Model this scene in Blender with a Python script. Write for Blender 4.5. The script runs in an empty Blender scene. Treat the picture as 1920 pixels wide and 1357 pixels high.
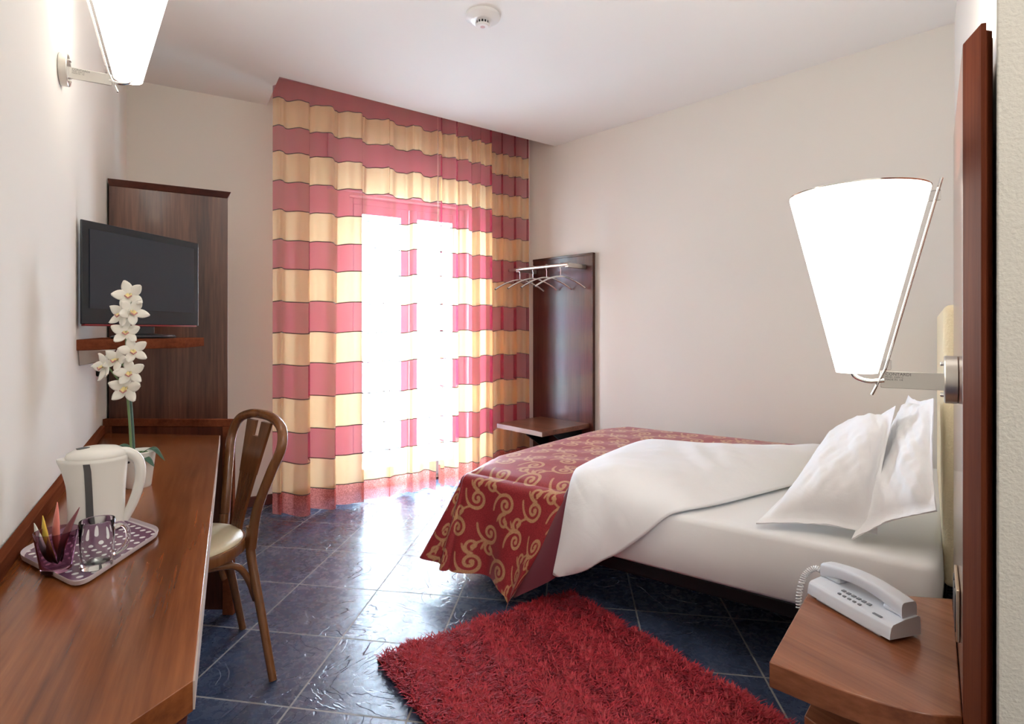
import bpy, math, random
import numpy as np
from mathutils import Vector, Matrix, Quaternion
random.seed(7)
rng = np.random.default_rng(7)
SC = bpy.context.scene
COL = SC.collection
PI = math.pi

# ------------------------------------------------------------------ camera, world, sun, exposure
cd = bpy.data.cameras.new('camera'); cam = bpy.data.objects.new('camera', cd); COL.objects.link(cam)
cam.location = (0, 0, 1.2); cam.rotation_euler = (PI/2, 0, 0)
cd.sensor_width = 36; cd.lens = 1060/1920*36; cd.shift_y = -58.5/1920; cd.clip_start = 0.05
SC.camera = cam
W = bpy.data.worlds.new('sky'); SC.world = W; W.use_nodes = True
W.node_tree.nodes['Background'].inputs[0].default_value = (0.56, 0.80, 1.0, 1)
W.node_tree.nodes['Background'].inputs[1].default_value = 36.0
sd = bpy.data.lights.new('sun', 'SUN'); sun = bpy.data.objects.new('sun', sd); COL.objects.link(sun)
sd.energy = 14.0; sd.angle = 0.02; sd.color = (1, .97, .92)
_d = Vector((0.505*math.cos(math.radians(66)), -0.863*math.cos(math.radians(66)), -math.sin(math.radians(66))))
sun.rotation_euler = _d.to_track_quat('-Z', 'Y').to_euler()
pl = bpy.data.lights.new('window_portal', 'AREA'); po = bpy.data.objects.new('window_portal', pl); COL.objects.link(po)
pl.shape = 'RECTANGLE'; pl.size = 1.0; pl.size_y = 2.3; pl.cycles.is_portal = True
po.location = (-0.86, 4.78, 1.12)
po.rotation_euler = Vector((0.505, -0.863, 0)).to_track_quat('-Z', 'Z').to_euler()
SC.view_settings.view_transform = 'Standard'; SC.view_settings.look = 'None'
SC.view_settings.exposure = 0.70; SC.view_settings.gamma = 1.0; SC.view_settings.use_curve_mapping = False
SC.cycles.use_denoising = True
SC.cycles.max_bounces = 10; SC.cycles.diffuse_bounces = 5; SC.cycles.transparent_max_bounces = 24
SC.cycles.sample_clamp_indirect = 6.0
SC.cycles.caustics_reflective = False; SC.cycles.caustics_refractive = False
LAMP_W = 5.0        # watts of each wall lamp's uplight
HALL_E = 52.0       # glow of the passage lamp behind the camera
SHADE_E = 3.2       # glow of the lit shades

# ------------------------------------------------------------------ helpers: nodes
def mat(name, base=(.8, .8, .8), rough=.5, metal=0., **kw):
    m = bpy.data.materials.new(name); m.use_nodes = True
    b = m.node_tree.nodes['Principled BSDF']
    b.inputs['Base Color'].default_value = (*base, 1); b.inputs['Roughness'].default_value = rough
    b.inputs['Metallic'].default_value = metal
    for k, v in kw.items():
        b.inputs[k.replace('_', ' ')].default_value = v
    return m
def N(m, t, **kw):
    n = m.node_tree.nodes.new(t)
    for k, v in kw.items(): setattr(n, k, v)
    return n
def L(m, a, b): m.node_tree.links.new(a, b)
def bsdf(m): return m.node_tree.nodes['Principled BSDF']
def mapped(m, scale=(1, 1, 1), rot=(0, 0, 0), kind='Object'):
    tc = N(m, 'ShaderNodeTexCoord'); mp = N(m, 'ShaderNodeMapping')
    mp.inputs['Scale'].default_value = scale; mp.inputs['Rotation'].default_value = rot
    L(m, tc.outputs[kind], mp.inputs['Vector']); return mp.outputs['Vector']
def noise(m, vec, scale, detail=4, dist=0., rough=.5):
    n = N(m, 'ShaderNodeTexNoise'); n.inputs['Scale'].default_value = scale; n.inputs['Detail'].default_value = detail
    n.inputs['Distortion'].default_value = dist; n.inputs['Roughness'].default_value = rough
    L(m, vec, n.inputs['Vector']); return n.outputs['Fac']
def ramp(m, fac, stops, interp='LINEAR'):
    r = N(m, 'ShaderNodeValToRGB'); cr = r.color_ramp; cr.interpolation = interp
    while len(cr.elements) < len(stops): cr.elements.new(.5)
    for e, (p, c) in zip(cr.elements, stops):
        e.position = p; e.color = (*c, 1) if len(c) == 3 else c
    L(m, fac, r.inputs[0]); return r.outputs[0]
def math_(m, op, a, b=None, clamp=False):
    n = N(m, 'ShaderNodeMath', operation=op, use_clamp=clamp)
    for i, x in enumerate((a, b)):
        if x is None: continue
        if isinstance(x, (int, float)): n.inputs[i].default_value = x
        else: L(m, x, n.inputs[i])
    return n.outputs[0]
def mixc(m, fac, a, b):
    n = N(m, 'ShaderNodeMix', data_type='RGBA')
    for i, x in ((0, fac), (6, a), (7, b)):
        if isinstance(x, (int, float)): n.inputs[i].default_value = x
        elif isinstance(x, tuple): n.inputs[i].default_value = (*x, 1)
        else: L(m, x, n.inputs[i])
    return n.outputs[2]
def bump(m, h, strength, dist=.01):
    b = N(m, 'ShaderNodeBump'); b.inputs['Strength'].default_value = strength; b.inputs['Distance'].default_value = dist
    L(m, h, b.inputs['Height']); L(m, b.outputs[0], bsdf(m).inputs['Normal'])

def wood(name, dark, mid, light, grain='x', rot=0., rough=.28, coat=.25):
    m = mat(name, mid, rough); bsdf(m).inputs['Coat Weight'].default_value = coat
    bsdf(m).inputs['Coat Roughness'].default_value = .12
    s = {'x': (.55, 11, 11), 'z': (11, 11, .55)}[grain]
    tc = N(m, 'ShaderNodeTexCoord'); r = N(m, 'ShaderNodeMapping'); r.inputs['Rotation'].default_value = (0, 0, -rot)
    L(m, tc.outputs['Object'], r.inputs['Vector'])
    mp = N(m, 'ShaderNodeMapping'); mp.inputs['Scale'].default_value = s; L(m, r.outputs[0], mp.inputs['Vector']); v = mp.outputs[0]
    n1 = noise(m, v, 1.1, 3, 0, .5); n2 = noise(m, v, 8, 4, 0, .6)
    f = math_(m, 'ADD', math_(m, 'MULTIPLY', n1, .62), math_(m, 'MULTIPLY', n2, .38))
    c = ramp(m, f, [(.33, dark), (.5, mid), (.68, light)])
    L(m, c, bsdf(m).inputs['Base Color']); bsdf(m).inputs['Specular IOR Level'].default_value = .35
    return m

# ------------------------------------------------------------------ helpers: meshes
class MB:
    """Collects shapes; build() links them as ONE mesh object. xf maps local to world coordinates."""
    def __init__(s, xf=None): s.v = []; s.f = []; s.mi = []; s.xf = xf
    def add(s, vs, fs, mi=0):
        o = len(s.v)
        for p in vs: s.v.append(tuple(s.xf(*p)) if s.xf else tuple(p))
        for f in fs: s.f.append(tuple(i+o for i in f)); s.mi.append(mi)
        return s
    def box(s, x0, x1, y0, y1, z0, z1, mi=0):
        return s.add([(x0, y0, z0), (x1, y0, z0), (x1, y1, z0), (x0, y1, z0), (x0, y0, z1), (x1, y0, z1), (x1, y1, z1), (x0, y1, z1)],
                     [(0, 3, 2, 1), (4, 5, 6, 7), (0, 1, 5, 4), (1, 2, 6, 5), (2, 3, 7, 6), (3, 0, 4, 7)], mi)
    def prism(s, poly, z0, z1, mi=0):
        a = sum(poly[i][0]*poly[(i+1) % len(poly)][1]-poly[(i+1) % len(poly)][0]*poly[i][1] for i in range(len(poly)))
        if a < 0: poly = poly[::-1]
        n = len(poly); vs = [(x, y, z0) for x, y in poly]+[(x, y, z1) for x, y in poly]
        fs = [tuple(range(n-1, -1, -1)), tuple(range(n, 2*n))]+[(i, (i+1) % n, n+(i+1) % n, n+i) for i in range(n)]
        return s.add(vs, fs, mi)
    def tube(s, pts, r, n=10, closed=False, flat=None, up=None, mi=0):
        P = [Vector(p) for p in pts]; k = len(P); vs = []; fs = []
        R = r if isinstance(r, (list, tuple)) else [r]*k
        prev = None
        for i, p in enumerate(P):
            if closed: t = P[(i+1) % k]-P[i-1]
            else: t = P[min(i+1, k-1)]-P[max(i-1, 0)]
            t.normalize()
            if prev is None:
                u = Vector(up) if up else (Vector((0, 0, 1)) if abs(t.z) < .9 else Vector((1, 0, 0)))
            else: u = prev
            u = (u-t*u.dot(t)).normalized(); w = t.cross(u); prev = u
            fu, fw = flat or (1, 1)
            for j in range(n):
                a = 2*PI*j/n; vs.append(p+u*(R[i]*fu*math.cos(a))+w*(R[i]*fw*math.sin(a)))
        m = k if closed else k-1
        for i in range(m):
            for j in range(n):
                i2 = (i+1) % k; j2 = (j+1) % n
                fs.append((i*n+j, i*n+j2, i2*n+j2, i2*n+j))
        if not closed: fs.append(tuple(range(n-1, -1, -1))); fs.append(tuple((k-1)*n+j for j in range(n)))
        return s.add(vs, fs, mi)
    def lathe(s, prof, n=40, c=(0, 0, 0), mi=0, sx=1., sy=1., caps=True):
        k = len(prof); vs = []; fs = []
        for r, z in prof:
            for j in range(n):
                a = 2*PI*j/n; vs.append((c[0]+sx*r*math.cos(a), c[1]+sy*r*math.sin(a), c[2]+z))
        for i in range(k-1):
            for j in range(n):
                j2 = (j+1) % n; fs.append((i*n+j, i*n+j2, (i+1)*n+j2, (i+1)*n+j))
        if caps:
            if prof[0][0] > 1e-6: fs.append(tuple(range(n-1, -1, -1)))
            if prof[-1][0] > 1e-6: fs.append(tuple((k-1)*n+j for j in range(n)))
        return s.add(vs, fs, mi)
    def grid(s, fn, nu, nv, mif=None):
        vs = [fn(i/(nu-1), j/(nv-1)) for i in range(nu) for j in range(nv)]
        o = len(s.v)
        fs = [(i*nv+j, (i+1)*nv+j, (i+1)*nv+j+1, i*nv+j+1) for i in range(nu-1) for j in range(nv-1)]
        s.add(vs, fs)
        if mif:
            q = len(s.mi)-len(fs)
            for i in range(nu-1):
                for j in range(nv-1): s.mi[q+i*(nv-1)+j] = mif(i, j)
        return s
    def build(s, name, m, parent=None, smooth=35, bevel=0., seg=2, solid=0., sub=0, org=None, soff=0.):
        me = bpy.data.meshes.new(name)
        o = bpy.data.objects.new(name, me)
        if parent is not None: org = ORG[parent.name]
        org = Vector(org or (0, 0, 0))
        me.from_pydata([tuple(Vector(p)-org) for p in s.v], [], s.f)
        for x in (m if isinstance(m, (list, tuple)) else [m]): me.materials.append(x)
        me.polygons.foreach_set('material_index', s.mi)
        me.validate(); me.update()
        if smooth:
            me.polygons.foreach_set('use_smooth', [True]*len(me.polygons))
            if smooth < 180: me.set_sharp_from_angle(angle=math.radians(smooth))
        COL.objects.link(o)
        if parent is not None: o.parent = parent
        else: o.location = org
        ORG[o.name] = org
        if solid: md = o.modifiers.new('solid', 'SOLIDIFY'); md.thickness = solid; md.offset = soff
        if bevel: md = o.modifiers.new('bevel', 'BEVEL'); md.width = bevel; md.segments = seg; md.limit_method = 'ANGLE'; md.angle_limit = math.radians(40)
        if sub: md = o.modifiers.new('sub', 'SUBSURF'); md.levels = sub; md.render_levels = sub
        return o
ORG = {}
def thing(name, label, cat, loc, group=None):
    o = bpy.data.objects.new(name, None); COL.objects.link(o); o.location = loc; o.empty_display_size = .1
    ORG[o.name] = Vector(loc); return tag(o, label, cat, group)
def tag(o, label, cat, group=None):
    o['label'] = label; o['category'] = cat
    if group: o['group'] = group
    return o
def struct(o): o['kind'] = 'structure'; return o
def frame2(o, ax, z=0.):
    """local x along ax (2D), local y to its left, origin o"""
    l = math.hypot(*ax); a = (ax[0]/l, ax[1]/l)
    return lambda x, y, zz: (o[0]+a[0]*x-a[1]*y, o[1]+a[1]*x+a[0]*y, z+zz)
def lerp(a, b, t): return tuple(p+(q-p)*t for p, q in zip(a, b))
def arc(c, r, a0, a1, n, f): return [f(c[0]+r*math.cos(a0+(a1-a0)*i/(n-1)), c[1]+r*math.sin(a0+(a1-a0)*i/(n-1))) for i in range(n)]
def spline(pts, n):
    """Catmull-Rom through pts"""
    P = [Vector(p) for p in pts]; P = [P[0]*2-P[1]]+P+[P[-1]*2-P[-2]]; out = []
    k = len(P)-3
    for i in range(n):
        x = i/(n-1)*k; j = min(int(x), k-1); t = x-j
        a, b, c, d = P[j:j+4]
        out.append(.5*((2*b)+(c-a)*t+(2*a-5*b+4*c-d)*t*t+(3*b-a-3*c+d)*t**3))
    return out

# ------------------------------------------------------------------ materials
def plaster(name, c, s=60, st=.06):
    m = mat(name, c, .85); v = mapped(m); n = noise(m, v, s, 6)
    bump(m, n, st, .004); return m
M = {}
M['wall'] = plaster('warm white wall paint', (.80, .765, .705))
M['ceil'] = plaster('ceiling paint', (.84, .83, .81))
M['stucco'] = plaster('rough stucco', (.60, .57, .50), 150, .5)
W1, W2, W3 = (.055, .016, .008), (.135, .040, .017), (.22, .070, .028)
M['desk'] = wood('desk veneer', (.080, .021, .006), (.185, .054, .015), (.29, .092, .027), 'x', math.radians(116.5), .24, .25)
M['desk_end'] = wood('desk end veneer', (.05, .014, .009), (.10, .027, .014), (.15, .042, .02), 'z')
M['trimwood'] = wood('edge veneer', (.085, .024, .012), (.16, .045, .021), (.22, .066, .03), 'x', math.radians(120), .5, 0); bsdf(M['trimwood']).inputs['Specular IOR Level'].default_value = 0
M['ward'] = wood('wardrobe veneer', (.040, .015, .010), (.105, .042, .026), (.20, .085, .05), 'z')
M['ward_dark'] = wood('wardrobe cornice wood', (.035, .010, .007), (.07, .02, .012), (.1, .03, .018), 'x')
M['valet'] = wood('hanging panel veneer', (.045, .012, .010), (.085, .024, .019), (.12, .036, .027), 'z')
M['bench'] = wood('bench veneer', (.07, .024, .014), (.15, .055, .03), (.22, .085, .05), 'x', math.radians(135))
M['night'] = wood('nightstand veneer', (.15, .045, .018), (.24, .078, .032), (.32, .115, .05), 'x', math.radians(-60), .25, .3)
M['panel'] = wood('bedside panel veneer', (.055, .013, .006), (.095, .024, .011), (.13, .036, .016), 'z', 0, .2, .5)
M['chair'] = wood('bentwood', (.11, .040, .013), (.18, .068, .022), (.25, .10, .034), 'z', 0, .25, .4)
M['panel_rim'] = wood('bedside panel rim', (.055, .012, .005), (.095, .022, .009), (.135, .036, .014), 'z', 0, .6, 0); bsdf(M['panel_rim']).inputs['Specular IOR Level'].default_value = .04
M['steel'] = mat('brushed steel', (.62, .60, .56), .32, 1.)
M['chrome'] = mat('polished steel', (.75, .74, .72), .15, 1.)
M['black'] = mat('black plastic', (.010, .011, .014), .3)
M['blackmetal'] = mat('black painted steel', (.006, .0065, .008), .4, 0., Specular_IOR_Level=.25)
M['white'] = mat('white plastic', (.80, .80, .80), .3)
M['phone'] = mat('pale grey plastic', (.72, .75, .80), .35)
M['kettle'] = mat('cream white plastic', (.78, .76, .70), .25)
M['gauge'] = mat('grey water window', (.10, .10, .10), .25)
M['grey'] = mat('grey mark', (.25, .26, .28), .5)
M['ink'] = mat('engraved ink', (.08, .08, .08), .6)
def linen(name, c, sc=9., st=.35):
    m = mat(name, c, .8); bsdf(m).inputs['Sheen Weight'].default_value = .1
    v = mapped(m); n = noise(m, v, sc, 5, .6); bump(m, n, st, .012); return m
M['linen'] = linen('white bed linen', (.90, .90, .91))
M['sheet'] = linen('mattress sheet', (.89, .89, .89), 5., .2)
M['cream'] = linen('cream upholstery', (.80, .68, .45), 120, .3)
M['seat'] = linen('cream leatherette', (.72, .62, .42), 30, .1); bsdf(M['seat']).inputs['Roughness'].default_value = .4
M['lining'] = mat('wine lining', (.16, .018, .035), .6); bsdf(M['lining']).inputs['Sheen Weight'].default_value = .3

def glass(name, tint, edge=.45, rough=.02):
    m = bpy.data.materials.new(name); m.use_nodes = True; nt = m.node_tree; nt.nodes.remove(bsdf(m))
    out = nt.nodes['Material Output']; t = N(m, 'ShaderNodeBsdfTransparent')
    g = N(m, 'ShaderNodeBsdfGlossy'); g.inputs['Roughness'].default_value = rough
    fr = N(m, 'ShaderNodeLayerWeight'); fr.inputs[0].default_value = .5
    lw = math_(m, 'ADD', math_(m, 'MULTIPLY', math_(m, 'POWER', fr.outputs['Facing'], 3.5), .75), .05, True)
    mx = N(m, 'ShaderNodeMixShader'); L(m, lw, mx.inputs[0]); L(m, t.outputs[0], mx.inputs[1]); L(m, g.outputs[0], mx.inputs[2])
    L(m, mixc(m, math_(m, 'POWER', fr.outputs['Facing'], 2.2), tint, tuple(x*edge for x in tint)), t.inputs[0])
    L(m, mx.outputs[0], out.inputs[0]); return m
M['pane'] = glass('window glass', (.97, .98, .98), .9)
def solid_glass(name, c):
    m = bpy.data.materials.new(name); m.use_nodes = True; m.node_tree.nodes.remove(bsdf(m))
    g = N(m, 'ShaderNodeBsdfGlass'); g.inputs['Color'].default_value = (*c, 1); g.inputs['Roughness'].default_value = .0; g.inputs['IOR'].default_value = 1.28
    L(m, g.outputs[0], m.node_tree.nodes['Material Output'].inputs[0]); return m
M['mugglass'] = solid_glass('clear glass', (.98, .99, .99))
M['purple'] = solid_glass('purple glass', (.78, .62, .71))
M['clip'] = glass('clear clip', (.9, .9, .9))

def sheer(name, c, tcol, trans, scale=None):
    m = bpy.data.materials.new(name); m.use_nodes = True; nt = m.node_tree; nt.nodes.remove(bsdf(m)); out = nt.nodes['Material Output']
    t = N(m, 'ShaderNodeBsdfTransparent'); t.inputs[0].default_value = (*tcol, 1)
    d = N(m, 'ShaderNodeBsdfDiffuse'); tr = N(m, 'ShaderNodeBsdfTranslucent')
    if scale:
        v = mapped(m); n = noise(m, v, scale, 3, 2.5); col = ramp(m, n, [(.42, c), (.5, tuple(min(1, x*1.9+.05) for x in c)), (.58, c)])
        L(m, col, d.inputs[0]); L(m, col, tr.inputs[0])
    else:
        d.inputs[0].default_value = (*c, 1); tr.inputs[0].default_value = (*c, 1)
    a = N(m, 'ShaderNodeMixShader'); a.inputs[0].default_value = .5; L(m, d.outputs[0], a.inputs[1]); L(m, tr.outputs[0], a.inputs[2])
    b = N(m, 'ShaderNodeMixShader'); b.inputs[0].default_value = trans; L(m, a.outputs[0], b.inputs[1]); L(m, t.outputs[0], b.inputs[2])
    L(m, b.outputs[0], out.inputs[0]); return m
M['c_red'] = sheer('sheer crimson band', (.46, .055, .095), (1, .86, .91), .48)
M['c_org'] = sheer('sheer apricot band', (.89, .57, .30), (1, .98, .94), .48)
M['c_line'] = mat('woven grey line', (.10, .075, .07), .9)
M['c_hem'] = sheer('patterned hem border', (.55, .15, .12), (1, .80, .80), .40, 45)

# ------------------------------------------------------------------ the setting
LB = (-2.388, 3.502); RB = (.1544, 4.99); RH = (2.24, 2.861); HN = (.93, 1.073)
P1 = (.872, 1.02); P2 = (1.35, .86); H1 = (1.9, -.55); H0 = (.494, -1.4)
RA, RBk, RC = (-1.693, 3.909), (-1.43, 3.474), (.361, 4.779)      # curtain recess in the ceiling
ZC = 2.76
def slab(name, a, b, z0, z1, th, m):
    """wall with its inner face from a to b; thickness to the left of a->b"""
    f = frame2(a, (b[0]-a[0], b[1]-a[1])); l = math.dist(a, b)
    return struct(MB(f).box(0, l, 0, th, z0, z1).build(name, m, org=(*a, 0)))
# floor
mf = mat('slate tiles', (.03, .035, .05), .3)
tc = N(mf, 'ShaderNodeTexCoord'); geo = tc.outputs['Object']
iv, jv, og = (.385, -.063), (.043, .4063), (-1.094, 1.866)
det = iv[0]*jv[1]-iv[1]*jv[0]
def lin(ax, ay):
    n = N(mf, 'ShaderNodeVectorMath', operation='DOT_PRODUCT'); n.inputs[1].default_value = (ax, ay, 0); L(mf, geo, n.inputs[0])
    return math_(mf, 'ADD', n.outputs['Value'], -(ax*og[0]+ay*og[1])+20)
ti = lin(jv[1]/det, -jv[0]/det); tj = lin(-iv[1]/det, iv[0]/det)
def edge(t):
    return math_(mf, 'ABSOLUTE', math_(mf, 'SUBTRACT', math_(mf, 'FRACT', math_(mf, 'ADD', t, .5)), .5))
gd = math_(mf, 'MINIMUM', edge(ti), edge(tj))
grout = math_(mf, 'LESS_THAN', gd, .0085)
cb = N(mf, 'ShaderNodeCombineXYZ'); L(mf, math_(mf, 'FLOOR', ti), cb.inputs[0]); L(mf, math_(mf, 'FLOOR', tj), cb.inputs[1])
wn = N(mf, 'ShaderNodeTexWhiteNoise'); L(mf, cb.outputs[0], wn.inputs['Vector'])
vo = N(mf, 'ShaderNodeVectorMath', operation='MULTIPLY_ADD'); L(mf, wn.outputs['Color'], vo.inputs[0]); vo.inputs[1].default_value = (7, 7, 7); L(mf, geo, vo.inputs[2])
n1 = noise(mf, vo.outputs[0], 3.2, 7, 1.2, .6); n2 = noise(mf, vo.outputs[0], 30, 6, .5, .65)
rid = ramp(mf, noise(mf, vo.outputs[0], 2.4, 3, 2.2), [(.40, (0, 0, 0)), (.415, (.5, .5, .5)), (.52, (.55, .55, .55)), (.535, (1, 1, 1))])
tcol = ramp(mf, n1, [(.3, (.032, .043, .080)), (.5, (.050, .068, .125)), (.72, (.085, .098, .150))])
L(mf, mixc(mf, grout, tcol, (.30, .29, .28)), bsdf(mf).inputs['Base Color'])
L(mf, math_(mf, 'ADD', math_(mf, 'ADD', math_(mf, 'MULTIPLY', n2, .26), .14), math_(mf, 'MULTIPLY', grout, .4)), bsdf(mf).inputs['Roughness'])
hgt = math_(mf, 'ADD', math_(mf, 'MULTIPLY', n2, .25), math_(mf, 'ADD', math_(mf, 'MULTIPLY', rid, .55), math_(mf, 'MULTIPLY', math_(mf, 'GREATER_THAN', gd, .011), .8)))
bump(mf, hgt, .55, .006)
room = [LB, RB, RH, HN, P1, P2, H1, H0]
struct(MB().prism([(-2.7, 3.5), (.15, 5.3), (2.6, 2.85), (2.2, -.6), (.5, -1.6), (-.1, -.9)], -.12, 0).build('floor', mf, smooth=0))
struct(MB().prism([LB, RA, RBk, RC, RH, HN, P1, P2, H1, H0], ZC, ZC+.2).build('ceiling', M['ceil'], smooth=0))
struct(MB().prism([(-1.9, 3.85), (-1.5, 3.3), (.6, 4.75), (.2, 5.3)], ZC+.2, ZC+.25).build('trim_1', M['ceil'], smooth=0))
slab('wall_left', H0, LB, 0, ZC+.2, .12, M['wall'])
slab('wall_right', RB, RH, 0, ZC+.2, .12, M['wall'])
slab('wall_headboard', RH, HN, 0, ZC+.2, .12, M['wall'])
f = frame2(P1, (P2[0]-P1[0], P2[1]-P1[1]))
struct(MB().prism([P1, P2, (1.42, 1.0), (.945, 1.06)], 0, ZC+.2).build('wall_front', M['stucco'], bevel=.006, org=(*P1, 0)))
slab('wall_hall', P2, H1, 0, ZC+.2, .12, M['wall'])
slab('wall_rear', H1, H0, 0, ZC+.2, .12, M['wall'])
# back wall with the balcony door opening
bd = (RB[0]-LB[0], RB[1]-LB[1]); BL = math.hypot(*bd); fb = frame2(LB, bd)
def bw(x): return math.hypot(x-LB[0], 4.899+.585*x-LB[1])
wx0, wx1, wz = bw(-1.206), bw(-.36), 2.21
b = MB(fb).box(-.1, wx0, 0, .26, 0, ZC+.25).box(wx1, BL+.1, 0, .26, 0, ZC+.25).box(wx0, wx1, 0, .26, wz, ZC+.25)
struct(b.build('wall_back', M['wall'], org=(*LB, 0)))
M['base'] = mat('red brown skirting', (.10, .022, .012), .35)
struct(MB(fb).box(.0, wx0-.02, -.012, 0, 0, .07).build('baseboard_back', M['base'], org=(*LB, 0), bevel=.003))
struct(MB(fb).box(wx0-.16, wx1+.30, -.035, 0, wz+.02, ZC-.06).build('trim_2', M['white'], org=(*LB, 0), bevel=.006))   # shutter box over the door
# balcony door: frame, two casements, panes, handle
M['frame'] = mat('white lacquered frame', (.75, .75, .74), .4)
wf = MB(fb).box(wx0, wx0+.05, .08, .15, 0, wz).box(wx1-.05, wx1, .08, .15, 0, wz).box(wx0+.05, wx1-.05, .08, .15, wz-.05, wz).box(wx0+.05, wx1-.05, .08, .15, 0, .03)
win = struct(wf.build('window_1', M['frame'], org=(*fb((wx0+wx1)/2, .1, 0)[:2], 0), bevel=.004))
mid = (wx0+wx1)/2
for a0, a1 in ((wx0+.05, mid-.004), (mid+.004, wx1-.05)):
    c = MB(fb).box(a0, a0+.065, .07, .13, .03, wz-.05).box(a1-.065, a1, .07, .13, .03, wz-.05).box(a0+.065, a1-.065, .07, .13, wz-.12, wz-.05).box(a0+.065, a1-.065, .07, .13, .03, .14)
    cs = c.build('casement', M['frame'], win, bevel=.004)
    MB(fb).box(a0+.06, a1-.06, .098, .102, .135, wz-.115).build('pane', M['pane'], cs, smooth=0)
MB(fb).box(mid-.035, mid-.015, .045, .07, 1.0, 1.16).build('handle', M['steel'], win, bevel=.005)
# balcony outside
M['conc'] = plaster('balcony concrete', (.62, .60, .58), 40, .1)
struct(MB(fb).box(wx0-1.6, wx1+1.6, .262, 1.6, -.14, -.02).build('balcony_floor', M['conc'], org=(*fb(mid, 1, 0)[:2], 0)))
rl = thing('balcony_railing', 'pale balcony railing outside, seen faintly through the sheer curtain', 'railing', fb(mid, 1.5, -.02))
r_ = MB(fb).box(wx0-1.5, wx1+1.5, 1.47, 1.53, .90, .95); r_.build('handrail', M['frame'], rl, bevel=.01)
for i in range(24):
    x = wx0-1.45+i*(wx1-wx0+2.9)/23
    MB(fb).box(x-.012, x+.012, 1.488, 1.512, -.02, .90).build('baluster', M['frame'], rl, smooth=0)

# ------------------------------------------------------------------ curtains
zb = [1.2+(620-y)*.003528 for y in (201, 251, 297, 349.5, 402, 455.5, 507.5, 567, 624, 682, 743, 804, 860, 916)]
rows = []      # (z, material below this row)
for i, z in enumerate(zb):
    rows.append((z+.006, 2)); rows.append((z, 0 if i % 2 else 1))
rows[-1] = (rows[-1][0], 3)
zlist = [(2.93, 0)]
for (z, mi), nxt in zip(rows, rows[1:]+[(.03, None)]):
    zlist.append((z, mi))
full = []
for (z, mi), (zn, _) in zip(zlist, zlist[1:]+[(.028, 0)]):
    k = 1 if z-zn < .02 else 3
    for q in range(k): full.append((z+(zn-z)*q/k, mi))
full.append((.022, 3))
def curtain(path, fold, hem, n, name, label):
    """path(u)->(x,y), fold(u)->signed offset across the path; one cloth"""
    mb = MB(); nz = len(full); vs = []; fs = []; mi = []
    pts = [path(i/(n-1)) for i in range(n)]
    for i in range(n):
        u = i/(n-1); a = pts[max(i-1, 0)]; b = pts[min(i+1, n-1)]
        t = (b[0]-a[0], b[1]-a[1]); l = math.hypot(*t) or 1; nx, ny = t[1]/l, -t[0]/l
        for j, (z, _) in enumerate(full):
            h = 1-z/2.93
            o = fold(u, h); s = .030*math.sin(u*41+1)*(.4+.6*h)
            zz = z if j == 0 else z+hem(u)*h*h+.012*h*math.sin(u*31)
            vs.append((pts[i][0]+nx*o+t[0]/l*s, pts[i][1]+ny*o+t[1]/l*s, zz))
    for i in range(n-1):
        for j in range(nz-1):
            fs.append((i*nz+j, i*nz+j+1, (i+1)*nz+j+1, (i+1)*nz+j)); mi.append(full[j][1])
    mb.v = vs; mb.f = fs; mb.mi = mi
    p = path(.5)
    o = mb.build(name, [M['c_red'], M['c_org'], M['c_line'], M['c_hem']], smooth=180, org=(p[0], p[1], 0))
    return tag(o, label, 'curtain', 'sheer striped curtains at the balcony door')
CA, CB = (-1.51, 3.56), (.19, 4.72)
def lpath(u): return lerp(CA, CB, u*.56)
def lfold(u, h):
    big = .056*math.sin(2*PI*(u*6.5+.35*math.sin(u*5)))+.018*math.sin(2*PI*(u*17.3))*(1-.6*h)
    first = -.10*math.exp(-((u)/.05)**2)*(.35+.65*h)
    return big*(.55+.45*h)+first-(.02*h)
curtain(lpath, lfold, lambda u: -.01+.02*u, 340, 'curtain', 'sheer crimson and apricot banded curtain, wide left panel beside the wardrobe')
def rpath(u):
    if u < .5: return lerp(lerp(CA, CB, .555), lerp(CA, CB, .785), u/.5)
    if u < .55:
        k = (u-.5)/.05; return lerp(lerp(CA, CB, .785), (-.165, 4.70), k)
    return lerp((-.165, 4.70), (.155, 4.885), (u-.55)/.45)
def rfold(u, h):
    if u < .5: return .045*math.sin(2*PI*u*8+.6)*(.55+.45*h)+.012*math.sin(2*PI*u*23)*(1-.6*h)
    return .024*math.sin(2*PI*(u-.55)*13)*min(1, max(0, (u-.55)/.03))
curtain(rpath, rfold, lambda u: .02+.03*u, 420, 'curtain', 'sheer crimson and apricot banded curtain, right panel gathered beside the hanging panel')

# ------------------------------------------------------------------ wardrobe, television, shelf
t = thing('wardrobe', 'tall dark walnut wardrobe end panel with cornice, standing in the left corner', 'wardrobe', (-1.60, 2.68, 0))
wq = [(-1.818, 2.549), (-1.405, 2.794), (-1.75, 3.38), (-2.163, 3.135)]
MB().prism(wq, 0, 1.855).build('body', M['ward'], t, bevel=.002)
fw = frame2(wq[0], (wq[1][0]-wq[0][0], wq[1][1]-wq[0][1])); wl = math.dist(wq[0], wq[1])
MB(fw).add([(0, 0, 1.855), (wl, 0, 1.855), (wl, .66, 1.855), (0, .66, 1.855), (-.004, -.012, 1.885), (wl+.015, -.012, 1.885), (wl+.015, .66, 1.885), (-.004, .66, 1.885)],
           [(0, 3, 2, 1), (4, 5, 6, 7), (0, 1, 5, 4), (1, 2, 6, 5), (2, 3, 7, 6), (3, 0, 4, 7)]).build('cornice', M['ward_dark'], t, bevel=.002)

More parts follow.
